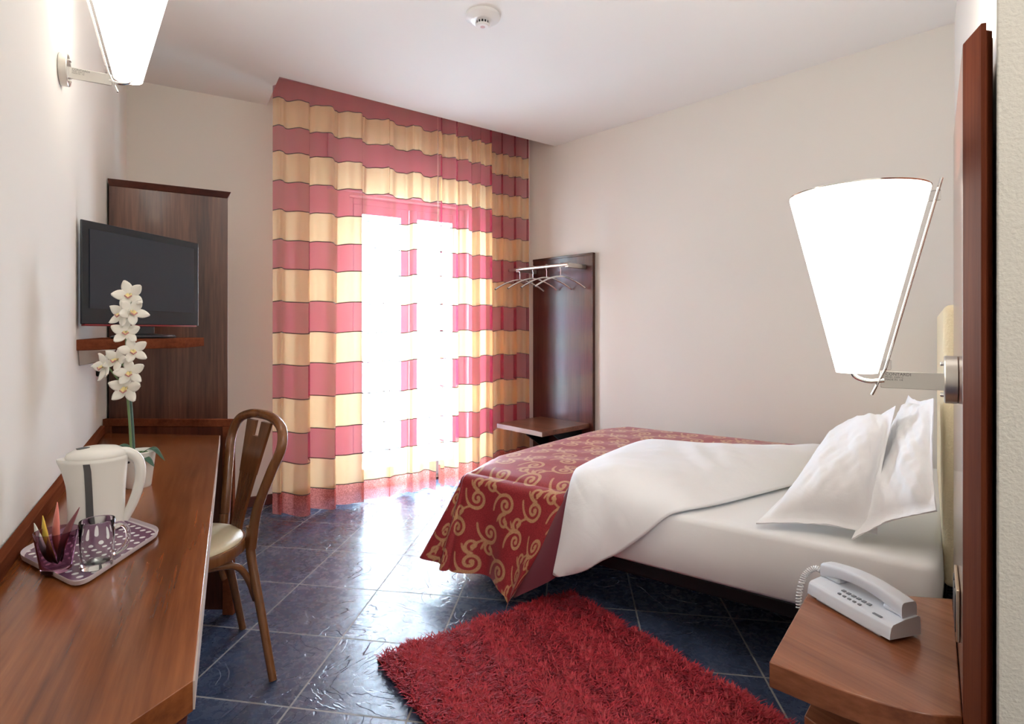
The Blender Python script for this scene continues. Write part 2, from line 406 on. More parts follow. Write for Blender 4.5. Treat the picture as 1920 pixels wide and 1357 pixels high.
t = thing('tv_shelf', 'small brown wooden wall shelf carrying the black television', 'shelf', (-1.40, 2.1, 1.15))
MB().prism([(-1.389, 1.80), (-1.204, 2.085), (-1.285, 2.36), (-1.70, 2.34)], 1.137, 1.172).build('board', M['trimwood'], t, bevel=.002)
MB(frame2((-1.405, 1.83), (-.507, .862))).add(
    [(0, 0, 1.137), (.0, -.10, 1.137), (.02, -.07, 1.10), (.02, 0, 1.085), (.03, 0, 1.137), (.03, -.10, 1.137), (.05, -.07, 1.10), (.05, 0, 1.085)],
    [(0, 1, 2, 3), (4, 7, 6, 5), (0, 4, 5, 1), (1, 5, 6, 2), (2, 6, 7, 3), (3, 7, 4, 0)]).build('bracket', M['steel'], t, bevel=.002)

t = thing('television', 'black flat screen television turned towards the room, standing on the wall shelf', 'television', (-1.39, 2.13, 1.172))
a0, a1 = (-1.3715, 1.800), (-1.277, 2.304)
ft = frame2(a0, (a1[0]-a0[0], a1[1]-a0[1])); tl = math.dist(a0, a1)      # local y>0 is behind the screen
M['tvgloss'] = mat('gloss black bezel', (.008, .010, .016), .18)
M['screen'] = mat('dark matt screen', (.014, .019, .030), .45)
M['tvred'] = mat('dark red lip', (.20, .01, .012), .3)
MB(ft).prism([(0, 0), (tl, 0), (tl, .03), (tl*.9, .045), (tl*.28, .045), (0, .006)], 1.221, 1.556).build('casing', M['tvgloss'], t, bevel=.006, seg=3)
MB(ft).box(.028, tl-.028, -.002, .004, 1.273, 1.530).build('screen', M['screen'], t, smooth=0)
MB(ft).box(.012, tl-.012, -.001, .015, 1.2155, 1.2215).build('bottom_lip', M['tvred'], t, bevel=.002)
sc = (tl*.52, .02)
fs_ = lambda x, y, z: ft(x+sc[0], y+sc[1], z)
MB(fs_).lathe([(.0, 1.1725), (.125, 1.1725), (.128, 1.178), (.12, 1.184), (.03, 1.190), (0, 1.190)], 48, sy=.55).build('stand_base', M['black'], t)
MB(fs_).box(-.045, .045, .0, .022, 1.186, 1.222).build('stand_neck', M['black'], t, bevel=.003)

t = thing('wall_socket', 'small black socket plate on the left wall below the television shelf', 'socket', (-1.69, 2.33, 1.03))
fs2 = frame2((-1.6345, 2.22), (-.507, .862))
MB(fs2).box(0, .078, -.012, -.001, 1.02, 1.105).build('plate', M['black'], t, bevel=.004)
MB(fs2).box(.028, .057, -.016, -.010, 1.045, 1.08).build('socket_insert', M['blackmetal'], t, bevel=.002)

# ------------------------------------------------------------------ desk
ZD = .771
t = thing('desk', 'long polished brown wooden desk running along the left wall', 'desk', (-.95, 1.6, 0))
D1, D2, D3, D4, D5 = (-1.722, 2.372), (-1.20, 2.32), (-.3917, .694), (-.515, .34), (-.545, .335)
D1 = (-.329-.588*2.372-.0, 2.372); D5 = (-.329-.588*.335+.012, .335)
MB().prism([D1, D2, D3, D4, D5], ZD-.038, ZD).build('tabletop', M['desk'], t, bevel=.0015)
M['edgeline'] = mat('painted edge highlight', (.45, .36, .30), .35)  # highlight line along the desk's front edge, put into its colour
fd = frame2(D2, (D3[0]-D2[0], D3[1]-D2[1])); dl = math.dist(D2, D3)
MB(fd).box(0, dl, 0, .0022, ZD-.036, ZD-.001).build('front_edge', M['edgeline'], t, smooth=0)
f5 = frame2(D5, (D1[0]-D5[0], D1[1]-D5[1]))
MB(f5).box(.0, math.dist(D5, D1)-.02, -.014, .004, ZD, ZD+.034).build('wall_strip', M['trimwood'], t, bevel=.002)
fe = frame2((-1.735, 2.395), (.548, -.010)); el = .557
e = MB(fe).box(0, el, 0, .022, .795, .826).box(0, .035, 0, .022, 0, .795).box(el-.045, el, 0, .022, 0, .795)
e.build('end_frame', M['trimwood'], t, bevel=.002)
MB(fe).box(.035, el-.045, .008, .020, .02, .795).build('end_panel', M['desk_end'], t, smooth=0)
fc = frame2(D3, (D4[0]-D3[0], D4[1]-D3[1])); cl = math.dist(D3, D4)
MB(fc).add([(.0, -.006, ZD-.038), (cl, -.006, ZD-.038), (cl, -.03, .05), (.10, -.03, .05), (.0, -.024, ZD-.038), (cl, -.024, ZD-.038), (cl, -.048, .05), (.10, -.048, .05)],
           [(0, 1, 2, 3), (4, 7, 6, 5), (0, 4, 5, 1), (1, 5, 6, 2), (2, 6, 7, 3), (3, 7, 4, 0)]).build('support_panel', M['desk_end'], t, bevel=.002)

# ------------------------------------------------------------------ bentwood chair
t = thing('chair', 'bentwood chair with cream round seat tucked under the desk', 'chair', (-1.10, 1.98, 0))
RN, RF = Vector((-.821, 1.942, 0)), Vector((-1.086, 2.28, 0))
CS = Vector((-1.02, 2.10, 0)); ex = Vector((-.766, .643, 0)); ey = Vector((-.643, -.766, 0))     # ey: towards the desk
def fch(x, y, z): p = CS+ex*x+ey*y; return (p.x, p.y, z)                                     # x: near(-)..far(+)
def inv(p): d = p-CS; return (d.dot(ex), d.dot(ey))
for P_, sgn in ((RN, -1), (RF, 1)):
    q = inv(P_)
    pts = spline([(q[0], q[1], .0), (sgn*.11+(q[0]-sgn*.11)*.50, q[1]*.50+.004, .22), (sgn*.112, .002, .40), (sgn*.11, 0, .50)], 16)
    MB(fch).tube(pts, [.0135+.0045*i/15 for i in range(16)], 14).build('leg', M['chair'], t)
for sgn in (-1, 1):
    pts = spline([(sgn*.20, .41, .0), (sgn*.175, .38, .22), (sgn*.15, .35, .435)], 12)
    MB(fch).tube(pts, [.012+.005*i/11 for i in range(12)], 14).build('leg', M['chair'], t)
loop = spline([(-.112, .0, .42), (-.125, -.012, .55), (-.168, -.042, .69), (-.198, -.066, .78), (-.170, -.082, .845), (-.09, -.090, .874), (0, -.092, .880),
               (.09, -.090, .874), (.170, -.082, .845), (.198, -.066, .78), (.168, -.042, .69), (.125, -.012, .55), (.112, .0, .42)], 80)
MB(fch).tube(loop, .0175, 16).build('back_loop', M['chair'], t)
# carved splat: solid fan with a notch above, slats below
M['splat'] = wood('carved splat', (.09, .032, .010), (.15, .055, .018), (.21, .082, .028), 'z', 0, .3, .3)
def by(z): return .006-.098*max(0, (z-.45)/.43)**1.05
sp = MB(fch)
def strip(xa, xb, z0, z1, n=8, th=.011):
    def fn(i, j):
        z = z0+(z1-z0)*i; return (xa(z)+(xb(z)-xa(z))*j, by(z)-.004, z)
    def fn2(i, j):
        z = z0+(z1-z0)*i; return (xa(z)+(xb(z)-xa(z))*(1-j), by(z)-.004+th, z)
    sp.grid(fn, n, 2); sp.grid(fn2, n, 2)
    o = len(sp.v)
    for A, B in ((xa, None), (xb, None)):
        def fn3(i, j):
            z = z0+(z1-z0)*i; return (A(z), by(z)-.004+th*j, z)
        sp.grid(fn3, n, 2)
    for z in (z0, z1): sp.grid(lambda i, j: (xa(z)+(xb(z)-xa(z))*i, by(z)-.004+th*j, z), 2, 2)
hwf = lambda z: .036+.052*max(0, (z-.50)/.33)**1.1
strip(lambda z: -hwf(z), hwf, .665, .80)
strip(lambda z: -hwf(z), lambda z: -.022, .80, .855); strip(lambda z: .022, hwf, .80, .855)
for k in range(6):
    a_, b_ = -1+2*k/6+.05, -1+2*(k+1)/6-.05
    strip(lambda z, a_=a_: a_*hwf(z), lambda z, b_=b_: b_*hwf(z), .46, .665)
sp.build('splat', M['splat'], t, smooth=30)
pegs = MB(fch)
for k in range(7):
    x = -.055+.11*k/6; pegs.box(x-.003, x+.003, by(.775)-.0055, by(.775)-.003, .765, .773)
pegs.build('peg_row', M['black'], t, smooth=0)
# seat ring + pad
sprof = lambda r0, zz: None
def seat_outline(a): return (.205*math.cos(a)*(1+.04*math.sin(a)), .19+.205*math.sin(a))
def ringgrid(levels):
    def fn(i, j):
        k, z = levels[min(int(round(j*(len(levels)-1))), len(levels)-1)]; x, y = seat_outline(2*PI*i)
        return (x*k, .19+(y-.19)*k, z)
    return fn
lv = [(.0, .425), (.99, .425), (1.0, .432), (1.0, .456), (.985, .462), (.9, .462), (0., .462)]
MB(fch).grid(ringgrid(lv), 65, len(lv)).build('seat_frame', M['chair'], t, smooth=40)
lv = [(.0, .455), (.93, .455), (.945, .463), (.92, .473), (.8, .481), (.5, .486), (0., .488)]
MB(fch).grid(ringgrid(lv), 65, len(lv)).build('seat', M['seat'], t, smooth=60)
br = MB(fch)
for sgn in (-1, 1):
    br.tube(spline([(sgn*.13, -.006, .24), (sgn*.128, .02, .32), (sgn*.14, .07, .385), (sgn*.14, .17, .405), (sgn*.135, .28, .412), (sgn*.14, .36, .40)], 24), .0115, 12)
br.build('stretcher', M['chair'], t)

# ------------------------------------------------------------------ tray and the things on it
ZT = ZD+.006
t = thing('serving_tray', 'purple serving tray with white dots on the desk', 'tray', (-.83, 1.125, ZD))
TQ = [(-.935, 1.062), (-.712, .927), (-.733, 1.19), (-.957, 1.325)]
M['dots'] = mat('purple tray with dots', (.2, .1, .17), .25)
m = M['dots']; tcx = N(m, 'ShaderNodeTexCoord')
mp = N(m, 'ShaderNodeMapping'); mp.inputs['Rotation'].default_value = (0, 0, .54); mp.inputs['Scale'].default_value = (46, 46, 46); L(m, tcx.outputs['Object'], mp.inputs[0])
vr = N(m, 'ShaderNodeTexVoronoi', voronoi_dimensions='2D'); vr.inputs['Scale'].default_value = 1; vr.inputs['Randomness'].default_value = .12; L(m, mp.outputs[0], vr.inputs['Vector'])
L(m, mixc(m, math_(m, 'LESS_THAN', vr.outputs['Distance'], .24), (.15, .065, .12), (.78, .74, .76)), bsdf(m).inputs['Base Color'])
def rquad(Q, r, n=7):
    out = []
    k = len(Q)
    for i in range(k):
        p = Vector(Q[i]); a = (Vector(Q[i-1])-p).normalized(); b_ = (Vector(Q[(i+1) % k])-p).normalized()
        for q in range(n):
            s = q/(n-1); A = p+a*r*(1-s)**2*1.0; out.append(tuple((1-s)**2*(p+a*r)+2*s*(1-s)*p+s*s*(p+b_*r)))
    return out
cen = Vector((sum(q[0] for q in TQ)/4, sum(q[1] for q in TQ)/4))
base = rquad(TQ, .04)
def scaled(k): return [tuple(cen+(Vector(p)-cen)*k) for p in base]
rings = [(.93, ZD+.0005), (.985, ZD+.004), (1.0, ZD+.012), (.995, ZD+.0135), (.97, ZD+.0075), (.925, ZD+.005)]
tm = MB(); n = len(base); vs = []; fs = []
for k, z in rings: vs += [(x, y, z) for x, y in scaled(k)]
for i in range(len(rings)-1):
    for j in range(n): fs.append((i*n+j, i*n+(j+1) % n, (i+1)*n+(j+1) % n, (i+1)*n+j))
fs.append(tuple(range(n-1, -1, -1)))
tm.add(vs, fs); M['trayrim'] = mat('pale tray rim', (.55, .48, .50), .3); tm.build('rim', M['trayrim'], t)
MB().prism(scaled(.972), ZD+.0045, ZT).build('bottom', M['dots'], t, smooth=0)

t = thing('kettle', 'cream white electric kettle standing at the back of the tray', 'kettle', (-.885, 1.205, ZT))
kc = (-.885, 1.205); kax = Vector((.88, .475))      # handle direction
fk = frame2(kc, kax)
H = .180; kp = [(.052, 0), (.058, .004), (.0595, .02), (.061, .08), (.0655, .135), (.068, .150), (.066, .156)]
def kshape(u, v):
    a = 2*PI*u; x = v*(len(kp)-1); i = min(int(x), len(kp)-2); s = x-i
    r = kp[i][0]+(kp[i+1][0]-kp[i][0])*s; z = kp[i][1]+(kp[i+1][1]-kp[i][1])*s
    sp_ = math.exp(-((math.atan2(math.sin(a-PI), math.cos(a-PI)))/.30)**2)*max(0, (z-.09)/.065)**1.5*.020
    rr = (r+sp_*.8)*.80; return (rr*math.cos(a)*1.04, rr*math.sin(a)*.95, z+ZT)
kb = MB(fk).grid(kshape, 65, 28)
kb.add([(kshape(i/64, 1)[0], kshape(i/64, 1)[1], kshape(i/64, 1)[2]) for i in range(64)], [tuple(range(64))])
kb.add([(kshape(i/64, 0)[0], kshape(i/64, 0)[1], ZT) for i in range(64)], [tuple(range(63, -1, -1))])
kb.build('body', M['kettle'], t, smooth=60)
MB(fk).lathe([(.064, .154), (.0655, .158), (.062, .166), (.045, .174), (.02, .178), (0, .179)], 48, (0, 0, ZT), sx=.832, sy=.76).build('lid', M['kettle'], t, smooth=60)
MB(fk).lathe([(.0, 0), (.010, .0), (.011, .004), (.0, .006)], 24, (-.020, -.010, ZT+.1735), sx=1.3, sy=.65).build('lid_button', M['gauge'], t)
hp = spline([(.035, 0, .160), (.056, 0, .158), (.074, 0, .140), (.078, 0, .108), (.072, 0, .072), (.061, 0, .040), (.048, 0, .014)], 40)
MB(fk).tube([(p.x, p.y, p.z+ZT) for p in hp], [.0115-.0025*i/39 for i in range(40)], 16, flat=(1., .95)).build('handle', M['kettle'], t)
def kgauge(i, j):
    v = .03+.80*i; a = (-PI/2-.10)+.26*(j-.5)*(1.15-.35*i)-.14*i+.06; p = Vector(kshape((a % (2*PI))/(2*PI), v)); rr = math.hypot(p.x, p.y); return (p.x*(1+.0012/rr), p.y*(1+.0012/rr), p.z)
MB(fk).grid(kgauge, 24, 8).build('water_gauge', M['gauge'], t, smooth=180)

def glass_mug(name, c, prof_o, prof_i, zt, m, parent):
    return MB().lathe(prof_o+prof_i[::-1], 48, (*c, zt), caps=False).build(name, m, parent, smooth=50)
t = thing('glass_mug', 'empty clear glass mug with handle on the tray', 'mug', (-.744, 1.014, ZT))
mc = (-.744, 1.014)
glass_mug('body', mc, [(0, .001), (.0235, .001), (.025, .004), (.026, .04), (.027, .083), (.0262, .0845)], [(0, .011), (.020, .011), (.0228, .018), (.0242, .045), (.0254, .083)], ZT, M['mugglass'], t)
hx = (.92, .38)
MB(frame2(mc, hx)).tube([(p.x, p.y, p.z+ZT) for p in spline([(.0262, 0, .072), (.036, 0, .073), (.045, 0, .064), (.047, 0, .046), (.041, 0, .030), (.0258, 0, .020)], 24)], .0042, 12, flat=(1, 1.3)).build('handle', M['mugglass'], t)
t = thing('tumbler', 'purple glass tumbler holding sugar sachets on the tray', 'glass', (-.802, .995, ZT))
tc_ = (-.802, .995)
MB().lathe([(0, .001), (.020, .001), (.0222, .004), (.0285, .045), (.0325, .072), (.0310, .072), (.0270, .045), (.0205, .010), (0, .009)], 48, (*tc_, ZT), caps=False).build('body', M['purple'], t, smooth=50)
def sachet(label, col, top, wid, low=(0, 0)):
    a = Vector((tc_[0]+low[0], tc_[1]+low[1], ZT+.016)); b_ = Vector(top); ax = (b_-a); l = ax.length; ax.normalize()
    side = ax.cross(Vector((-.55, -.83, .1))).normalized(); nrm = side.cross(ax).normalized()
    def fn(i, j):
        wv = 1.5*wid*(math.sin(PI*min(1, i*1.02+.0))**.55 if i < .62 else max(.0, (1-i)/.38)**.9*math.sin(PI*.62*1.02)**.55)
        bu = .0035*math.sin(PI*i)*math.cos((j-.5)*PI)
        return a+ax*l*i+side*(wv*(j-.5))+nrm*(bu+.004*math.sin(i*4))
    m = mat('sachet '+label.split()[0], col, .4)
    o = MB().grid(fn, 18, 7).build('sachet', m, smooth=180, solid=.0012, org=tuple(a))
    tag(o, label, 'sachet', 'sachets in the purple tumbler')
sachet('white paper sachet leaning leftmost in the purple tumbler', (.72, .72, .66), (-.853, 1.005, ZT+.080), .019, (-.006, 0))
sachet('yellow paper sachet second from left in the purple tumbler', (.72, .48, .06), (-.842, 1.01, ZT+.092), .017, (-.002, .002))
sachet('pink salmon sachet, tallest of those in the purple tumbler', (.70, .20, .16), (-.828, 1.025, ZT+.112), .022, (.004, .006))
sachet('red sachet tucked low behind the glass wall of the purple tumbler', (.55, .06, .05), (-.800, 1.02, ZT+.065), .018, (.006, .004))
sachet('dark maroon sachet leaning rightmost in the purple tumbler', (.16, .03, .04), (-.776, 1.01, ZT+.108), .016, (.006, -.004))
sachet('brown sachet standing low in the middle of the purple tumbler', (.30, .15, .07), (-.812, .985, ZT+.062), .012, (.008, -.006))

# ------------------------------------------------------------------ potted orchid
OC = (-1.03, 1.56)
t = thing('potted_orchid', 'white artificial orchid in a small white pot behind the kettle', 'plant', (*OC, ZD))
M['pot'] = mat('glazed white pot', (.78, .77, .72), .3)
pot = MB().lathe([(0, .0), (.028, 0), (.030, .003), (.040, .088), (.0435, .097), (.0415, .099), (.038, .092), (.037, .085), (0, .083)], 40, (*OC, ZD), caps=False).build('pot', M['pot'], t, smooth=40)
dm = MB()
for a in (-2.3, -1.95, -1.6, -1.25, -.9): 
    p = Vector((OC[0]+.0395*math.cos(a), OC[1]+.0395*math.sin(a), ZD+.075)); dm.tube([p-Vector((math.cos(a), math.sin(a), 0))*.002, p+Vector((math.cos(a), math.sin(a), 0))*.0012], .003, 10)
dm.build('pot_dots', M['black'], pot)
M['stem'] = mat('green stem', (.16, .25, .09), .5); M['stemdark'] = mat('dark green stem wire', (.05, .11, .075), .5)
M['leaf'] = mat('dark green leaf', (.04, .11, .07), .35)
M['petal'] = mat('ivory petal', (.86, .83, .74), .55); bsdf(M['petal']).inputs['Subsurface Weight'].default_value = .0
M['lip'] = mat('yellow orchid lip', (.80, .66, .30), .5); M['lippink'] = mat('pink lip edge', (.55, .24, .22), .5)
M['soil'] = mat('moss', (.08, .14, .04), .9)
MB().lathe([(0, .09), (.02, .094), (.036, .084)], 24, (*OC, ZD), caps=False).build('moss', M['soil'], t, smooth=180)
st = [(-1.05, 1.56, ZD+.085), (-1.058, 1.565, ZD+.17), (-1.068, 1.57, ZD+.26), (-1.068, 1.57, ZD+.33), (-1.072, 1.572, ZD+.41), (-1.064, 1.57, ZD+.48), (-1.052, 1.565, ZD+.55)]
MB().tube(spline(st, 40), .0032, 10).build('stem', M['stem'], t)
MB().tube(spline([(x+.008, y, z) for x, y, z in st[:4]], 20), .0028, 10).build('support_cane', M['stemdark'], t)
def petal(d, up, l, w, c, cur):
    d = Vector(d).normalized(); n_ = Vector(up).normalized(); s_ = d.cross(n_).normalized()
    return lambda i, j: Vector(c)+d*(l*(.06+.94*i))+s_*(w*(j-.5)*math.sin(PI*min(.97, .10+.86*i))**.8)+n_*(cur*i*i-.10*l*abs(j-.5)*2*i+.002)
def flower(c, face, roll, size, fwd=0):
    c = Vector(c); fz = Vector(face).normalized(); fx = Vector((0, 0, 1)).cross(fz).normalized(); fy = fz.cross(fx)
    o = None
    pm = MB()
    for k, (a, l, w, cu) in enumerate([(90, 1, .62, .10), (18, .95, .66, .25), (162, .95, .66, .2), (-52, .95, .6, .1), (-128, .95, .6, .1)]):
        r = math.radians(a+roll)+random.uniform(-.12, .12); d = fx*math.cos(r)+fy*math.sin(r)+fz*.18
        pm.grid(petal(d, fz, size*l*random.uniform(.92, 1.08), size*w, c, size*cu), 9, 7)
    o = pm.build('flower', M['petal'], t, smooth=180, solid=.0008)
    lm = MB()
    d = (fz*.8-fy*.35).normalized()
    lm.grid(lambda i, j: c+d*(size*.42*i)+fx*(size*.34*(j-.5)*(.45+.7*i))+fy*(size*.16*abs(j-.5)*2-size*.10*i*i), 9, 7)
    lm.build('lip', M['lip'], o, smooth=180, solid=.001)
    rm = MB().tube([c+d*(size*.42)+fx*(size*.34*(k/8-.5)*1.15)+fy*(size*.16*abs(k/8-.5)*2-size*.10) for k in range(9)], .0018, 6); rm.build('lip_edge', M['lippink'], o)
    return o
fl = [((-1.050, 1.553, 1.298), (.35, -.9, .15), 20, .036), ((-1.070, 1.553, 1.245), (-.2, -.9, .2), -10, .034), ((-1.040, 1.548, 1.252), (.7, -.6, .1), 40, .034),
      ((-1.058, 1.548, 1.195), (.5, -.8, .3), 0, .033), ((-1.040, 1.55, 1.145), (.6, -.7, .1), 15, .032), ((-1.112, 1.548, 1.103), (-.45, -.85, .1), 25, .036),
      ((-1.078, 1.545, 1.120), (-.1, -.95, .3), -20, .032), ((-1.045, 1.545, 1.085), (.4, -.85, .1), 10, .033), ((-1.055, 1.545, 1.043), (.2, -.95, .05), 0, .037)]
for c_, f_, r_, z_ in fl: flower(c_, f_, r_, z_*1.2)
pd = MB()
for (c, *_), zz in zip(fl, (1.27, 1.21, 1.22, 1.16, 1.11, 1.035, 1.09, 1.05, 1.01)):
    sx = np.interp(zz-ZD, [p[2]-ZD for p in st], [p[0] for p in st]); sy = np.interp(zz-ZD, [p[2]-ZD for p in st], [p[1] for p in st])
    pd.tube(spline([(sx, sy, zz), ((sx+c[0])/2, (sy+c[1])/2+.006, (zz+c[2])/2-.004), (c[0], c[1]+.006, c[2])], 8), .0022, 8)
pd.build('flower_stalks', M['stem'], t)
for tip, midp, wd in (((-.955, 1.555, ZD+.072), (-.985, 1.55, ZD+.108), .017), ((-.968, 1.53, ZD+.062), (-.99, 1.535, ZD+.082), .018), ((-1.115, 1.56, ZD+.085), (-1.075, 1.56, ZD+.115), .014)):
    pp = spline([(OC[0], OC[1], ZD+.085), midp, tip], 14)
    MB().grid(lambda i, j: pp[int(round(i*13))]+Vector((.2, .95, .25))*(wd*(j-.5)*math.sin(PI*min(.97, .12+.85*i))), 14, 5).build('leaf', M['leaf'], t, smooth=180, solid=.001)

# ------------------------------------------------------------------ wall lamps
M['shade'] = bpy.data.materials.new('lit white lamp shade'); M['shade'].use_nodes = True
m = M['shade']; bsdf(m).inputs['Base Color'].default_value = (.85, .82, .75, 1); bsdf(m).inputs['Emission Color'].default_value = (1, .95, .87, 1); bsdf(m).inputs['Emission Strength'].default_value = SHADE_E
def text_mesh(name, body, size, xf, m, parent):
    cu = bpy.data.curves.new('txt', 'FONT'); cu.body = body; cu.size = size; cu.extrude = 0; cu.resolution_u = 2
    o = bpy.data.objects.new('txt', cu); COL.objects.link(o); bpy.context.view_layer.update()
    me = bpy.data.meshes.new_from_object(o.evaluated_get(bpy.context.evaluated_depsgraph_get()))
    mb = MB(); mb.add([xf(v.co.x, v.co.y) for v in me.vertices], [tuple(p.vertices) for p in me.polygons])
    bpy.data.objects.remove(o); bpy.data.curves.remove(cu); bpy.data.meshes.remove(me)
    return mb.build(name, m, parent, smooth=0)
def wall_lamp(label, o, nrm, z, s, side):
    """o: point on the wall, nrm: into the room; side +1: text face towards local -y"""
    l_ = thing('wall_lamp', label, 'lamp', (o[0], o[1], z), 'conical wall lamps')
    f_ = frame2(o, nrm); F = lambda x, y, zz: f_(x*s, y*s, z+zz*s)       # x: out of the wall, y: sideways, z: up
    def disc(r0, x0, x1, name, m, cy=0., cz=0., n=40, par=None, bev=.002):
        return MB(lambda a, b_, c: F(x0+(x1-x0)*c, cy+a, cz+b_)).lathe([(r0-bev, 0), (r0, .08), (r0, .92), (r0-bev, 1)], n).build(name, m, par or l_, smooth=40)
    disc(.055, .0, .026, 'wall_plate', M['steel'])
    for zz in (.036, -.036): disc(.005, .026, .033, 'screw', M['chrome'], 0, zz, 12, bev=.0005)
    arm = MB(F).box(.024, .150, -.0025, .0025, -.026, .014).build('arm', M['steel'], l_, bevel=.0008)
    sy = .0028*side
    tx = (lambda a, b_: F(.140-a, sy, b_)) if side > 0 else (lambda a, b_: F(.034+a, sy, b_))
    text_mesh('arm_marking', 'CONTARDI', .0100, lambda a, b_: tx(a, b_+.0045), M['ink'], arm)
    text_mesh('arm_marking', 'MOD. 220V C', .0062, lambda a, b_: tx(a, b_-.0015), M['ink'], arm)
    text_mesh('arm_marking', 'MADE IN  CE', .0062, lambda a, b_: tx(a, b_-.0075), M['ink'], arm)
    # sloping rod that carries the shade
    MB(F).tube([(.168, 0, -.045), (.140, 0, .02), (.030, 0, .47)], .0035, 10, flat=(1, 1.6)).build('support_rod', M['chrome'], l_)
    # truncated cone shade, open at both ends
    zb_, zt_, rb, rt, cx = .008, .455, .045, .152, .200
    n_ = 64; pr = [(rb, zb_), (rt, zt_), (rt-.002, zt_), (rb-.002, zb_)]
    sh = MB(F).lathe(pr, n_, (cx, 0, 0), caps=False).build('shade', M['shade'], l_, smooth=40)
    MB(F).lathe([(rt-.0025, zt_-.002), (rt+.0012, zt_-.002), (rt+.0012, zt_+.0015), (rt-.0025, zt_+.0015), (rt-.0025, zt_-.002)], n_, (cx, 0, 0), caps=False).build('shade_rim', M['chrome'], sh, smooth=30)
    for zz in (.03, .43):
        r_ = rb+(rt-rb)*(zz-zb_)/(zt_-zb_); xr = cx-r_
        MB(F).box(xr-.022, xr+.002, -.008, .008, zz-.012, zz+.012).build('clip', M['clip'], l_, bevel=.002)
    MB(F).tube(spline([(.142, .0, -.008), (.175, 0, -.012), (.205, 0, .0), (.21, 0, .03)], 16), .0055, 10).build('lamp_holder', M['chrome'], l_)
    d = bpy.data.lights.new('lamp_light', 'AREA'); lo = bpy.data.objects.new('lamp_light', d); COL.objects.link(lo)
    d.shape = 'DISK'; d.size = rt*1.7*s; d.energy = LAMP_W*s; d.color = (1, .90, .78)
    lo.parent = l_; p = F(cx, 0, zt_-.01); lo.location = Vector(p)-ORG[l_.name]; lo.rotation_euler = (PI, 0, 0)
    d2 = bpy.data.lights.new('lamp_light', 'POINT'); l2 = bpy.data.objects.new('lamp_light', d2); COL.objects.link(l2)
    d2.energy = .2*s; d2.shadow_soft_size = .03; d2.color = (1, .9, .75); l2.parent = l_; l2.location = Vector(F(cx, 0, .0))-ORG[l_.name]
    return l_
wall_lamp('lit white conical wall lamp high on the left wall above the desk', (-1.2416, 1.552), (.862, .507), 1.918, .78, -1)
wall_lamp('lit white conical wall lamp fixed to the bedside panel above the pillows', (1.026, 1.300), (-.8066, .591), 1.087, 1.0, 1)

# ceiling lamp of the entrance passage behind the camera
t = thing('ceiling_lamp', 'round white ceiling lamp in the entrance passage behind the viewer', 'lamp', (1.0, -.25, ZC))
fl_ = lambda x, y, z: (1.0+x, -.25+y, ZC-z)
MB(fl_).lathe([(.17, 0), (.18, .01), (.18, .03), (.17, .035)][::-1], 40).build('base', M['white'], t)
M['opal'] = mat('lit opal diffuser', (.85, .85, .82), .4); bsdf(M['opal']).inputs['Emission Color'].default_value = (1, .98, .97, 1); bsdf(M['opal']).inputs['Emission Strength'].default_value = HALL_E
MB(fl_).lathe([(0, .085), (.07, .08), (.13, .062), (.165, .036)], 40, caps=False).build('diffuser', M['opal'], t, smooth=180)

# ------------------------------------------------------------------ smoke detector
t = thing('smoke_detector', 'round white smoke detector on the ceiling', 'detector', (-.145, 2.80, ZC))
fl_ = lambda x, y, z: (-.145+x, 2.80+y, ZC-z)
MB(fl_).lathe([(.0, 0), (.086, 0), (.086, .012), (.082, .016), (.070, .020), (.058, .030), (.05, .032), (0, .032)][::-1], 56).build('base', M['white'], t, smooth=30)
MB(fl_).lathe([(0, .056), (.028, .056), (.034, .052), (.035, .046), (0, .046)], 40).build('cap', M['white'], t, smooth=30)
MB(fl_).lathe([(0, .046), (.030, .046), (.030, .031), (0, .031)], 40).build('sensor_gap', M['black'], t, smooth=30)
rb_ = MB(fl_)
for k in range(14):
    a = 2*PI*k/14; rb_.tube([(.0335*math.cos(a), .0335*math.sin(a), .031), (.0335*math.cos(a), .0335*math.sin(a), .048)], .0024, 6)
rb_.build('cage', M['white'], t)
M['pink'] = mat('faded pink mark', (.62, .42, .44), .5)
MB(fl_).lathe([(0, .0562), (.012, .0562), (.012, .0566), (0, .0566)], 24).build('mark', M['pink'], t)

# ------------------------------------------------------------------ hanging panel with bench, rail and hangers
rr_ = (.699, -.7155)
fv = frame2(RB, rr_)             # x along the right wall, y<0 into the room
FV = lambda w_, d_, z: fv(w_, -d_, z)
t = thing('valet_panel', 'dark wood hanging panel with luggage shelf on the wall beside the curtain', 'wall panel', FV(.36, .02, 0))
MB(FV).box(.07, .705, .004, .028, .06, 1.800).build('panel', M['valet'], t, smooth=0)
MB(FV).box(.07, .723, .002, .033, 1.800, 1.818).box(.705, .723, .002, .033, .06, 1.800).build('panel_edge', M['ward_dark'], t, bevel=.002)
MB(FV).prism([(.16, .03), (.69, .03), (.686, .58), (.17, .545)], .430, .466).build('bench', M['bench'], t, bevel=.002)
M['benchedge'] = mat('painted bench edge reflection', (.30, .20, .17), .35)  # pale colour stands in for the light reflected by the bench front
fbn = [FV(.686, .58, 0), FV(.17, .545, 0)]
f9 = frame2(fbn[0][:2], (fbn[1][0]-fbn[0][0], fbn[1][1]-fbn[0][1]))
MB(f9).box(0, math.dist(fbn[0][:2], fbn[1][:2]), .0, .003, .431, .465).box(0, math.dist(fbn[0][:2], fbn[1][:2]), -.003, .0, .431, .465).build('bench_edge', M['benchedge'], t, smooth=0)
bk = MB(FV)
for w_ in (.24, .60): bk.add([(w_-.012, .03, .43), (w_-.012, .40, .43), (w_-.012, .03, .18), (w_+.012, .03, .43), (w_+.012, .40, .43), (w_+.012, .03, .18)], [(0, 1, 2), (3, 5, 4), (0, 3, 4, 1), (1, 4, 5, 2), (2, 5, 3, 0)])
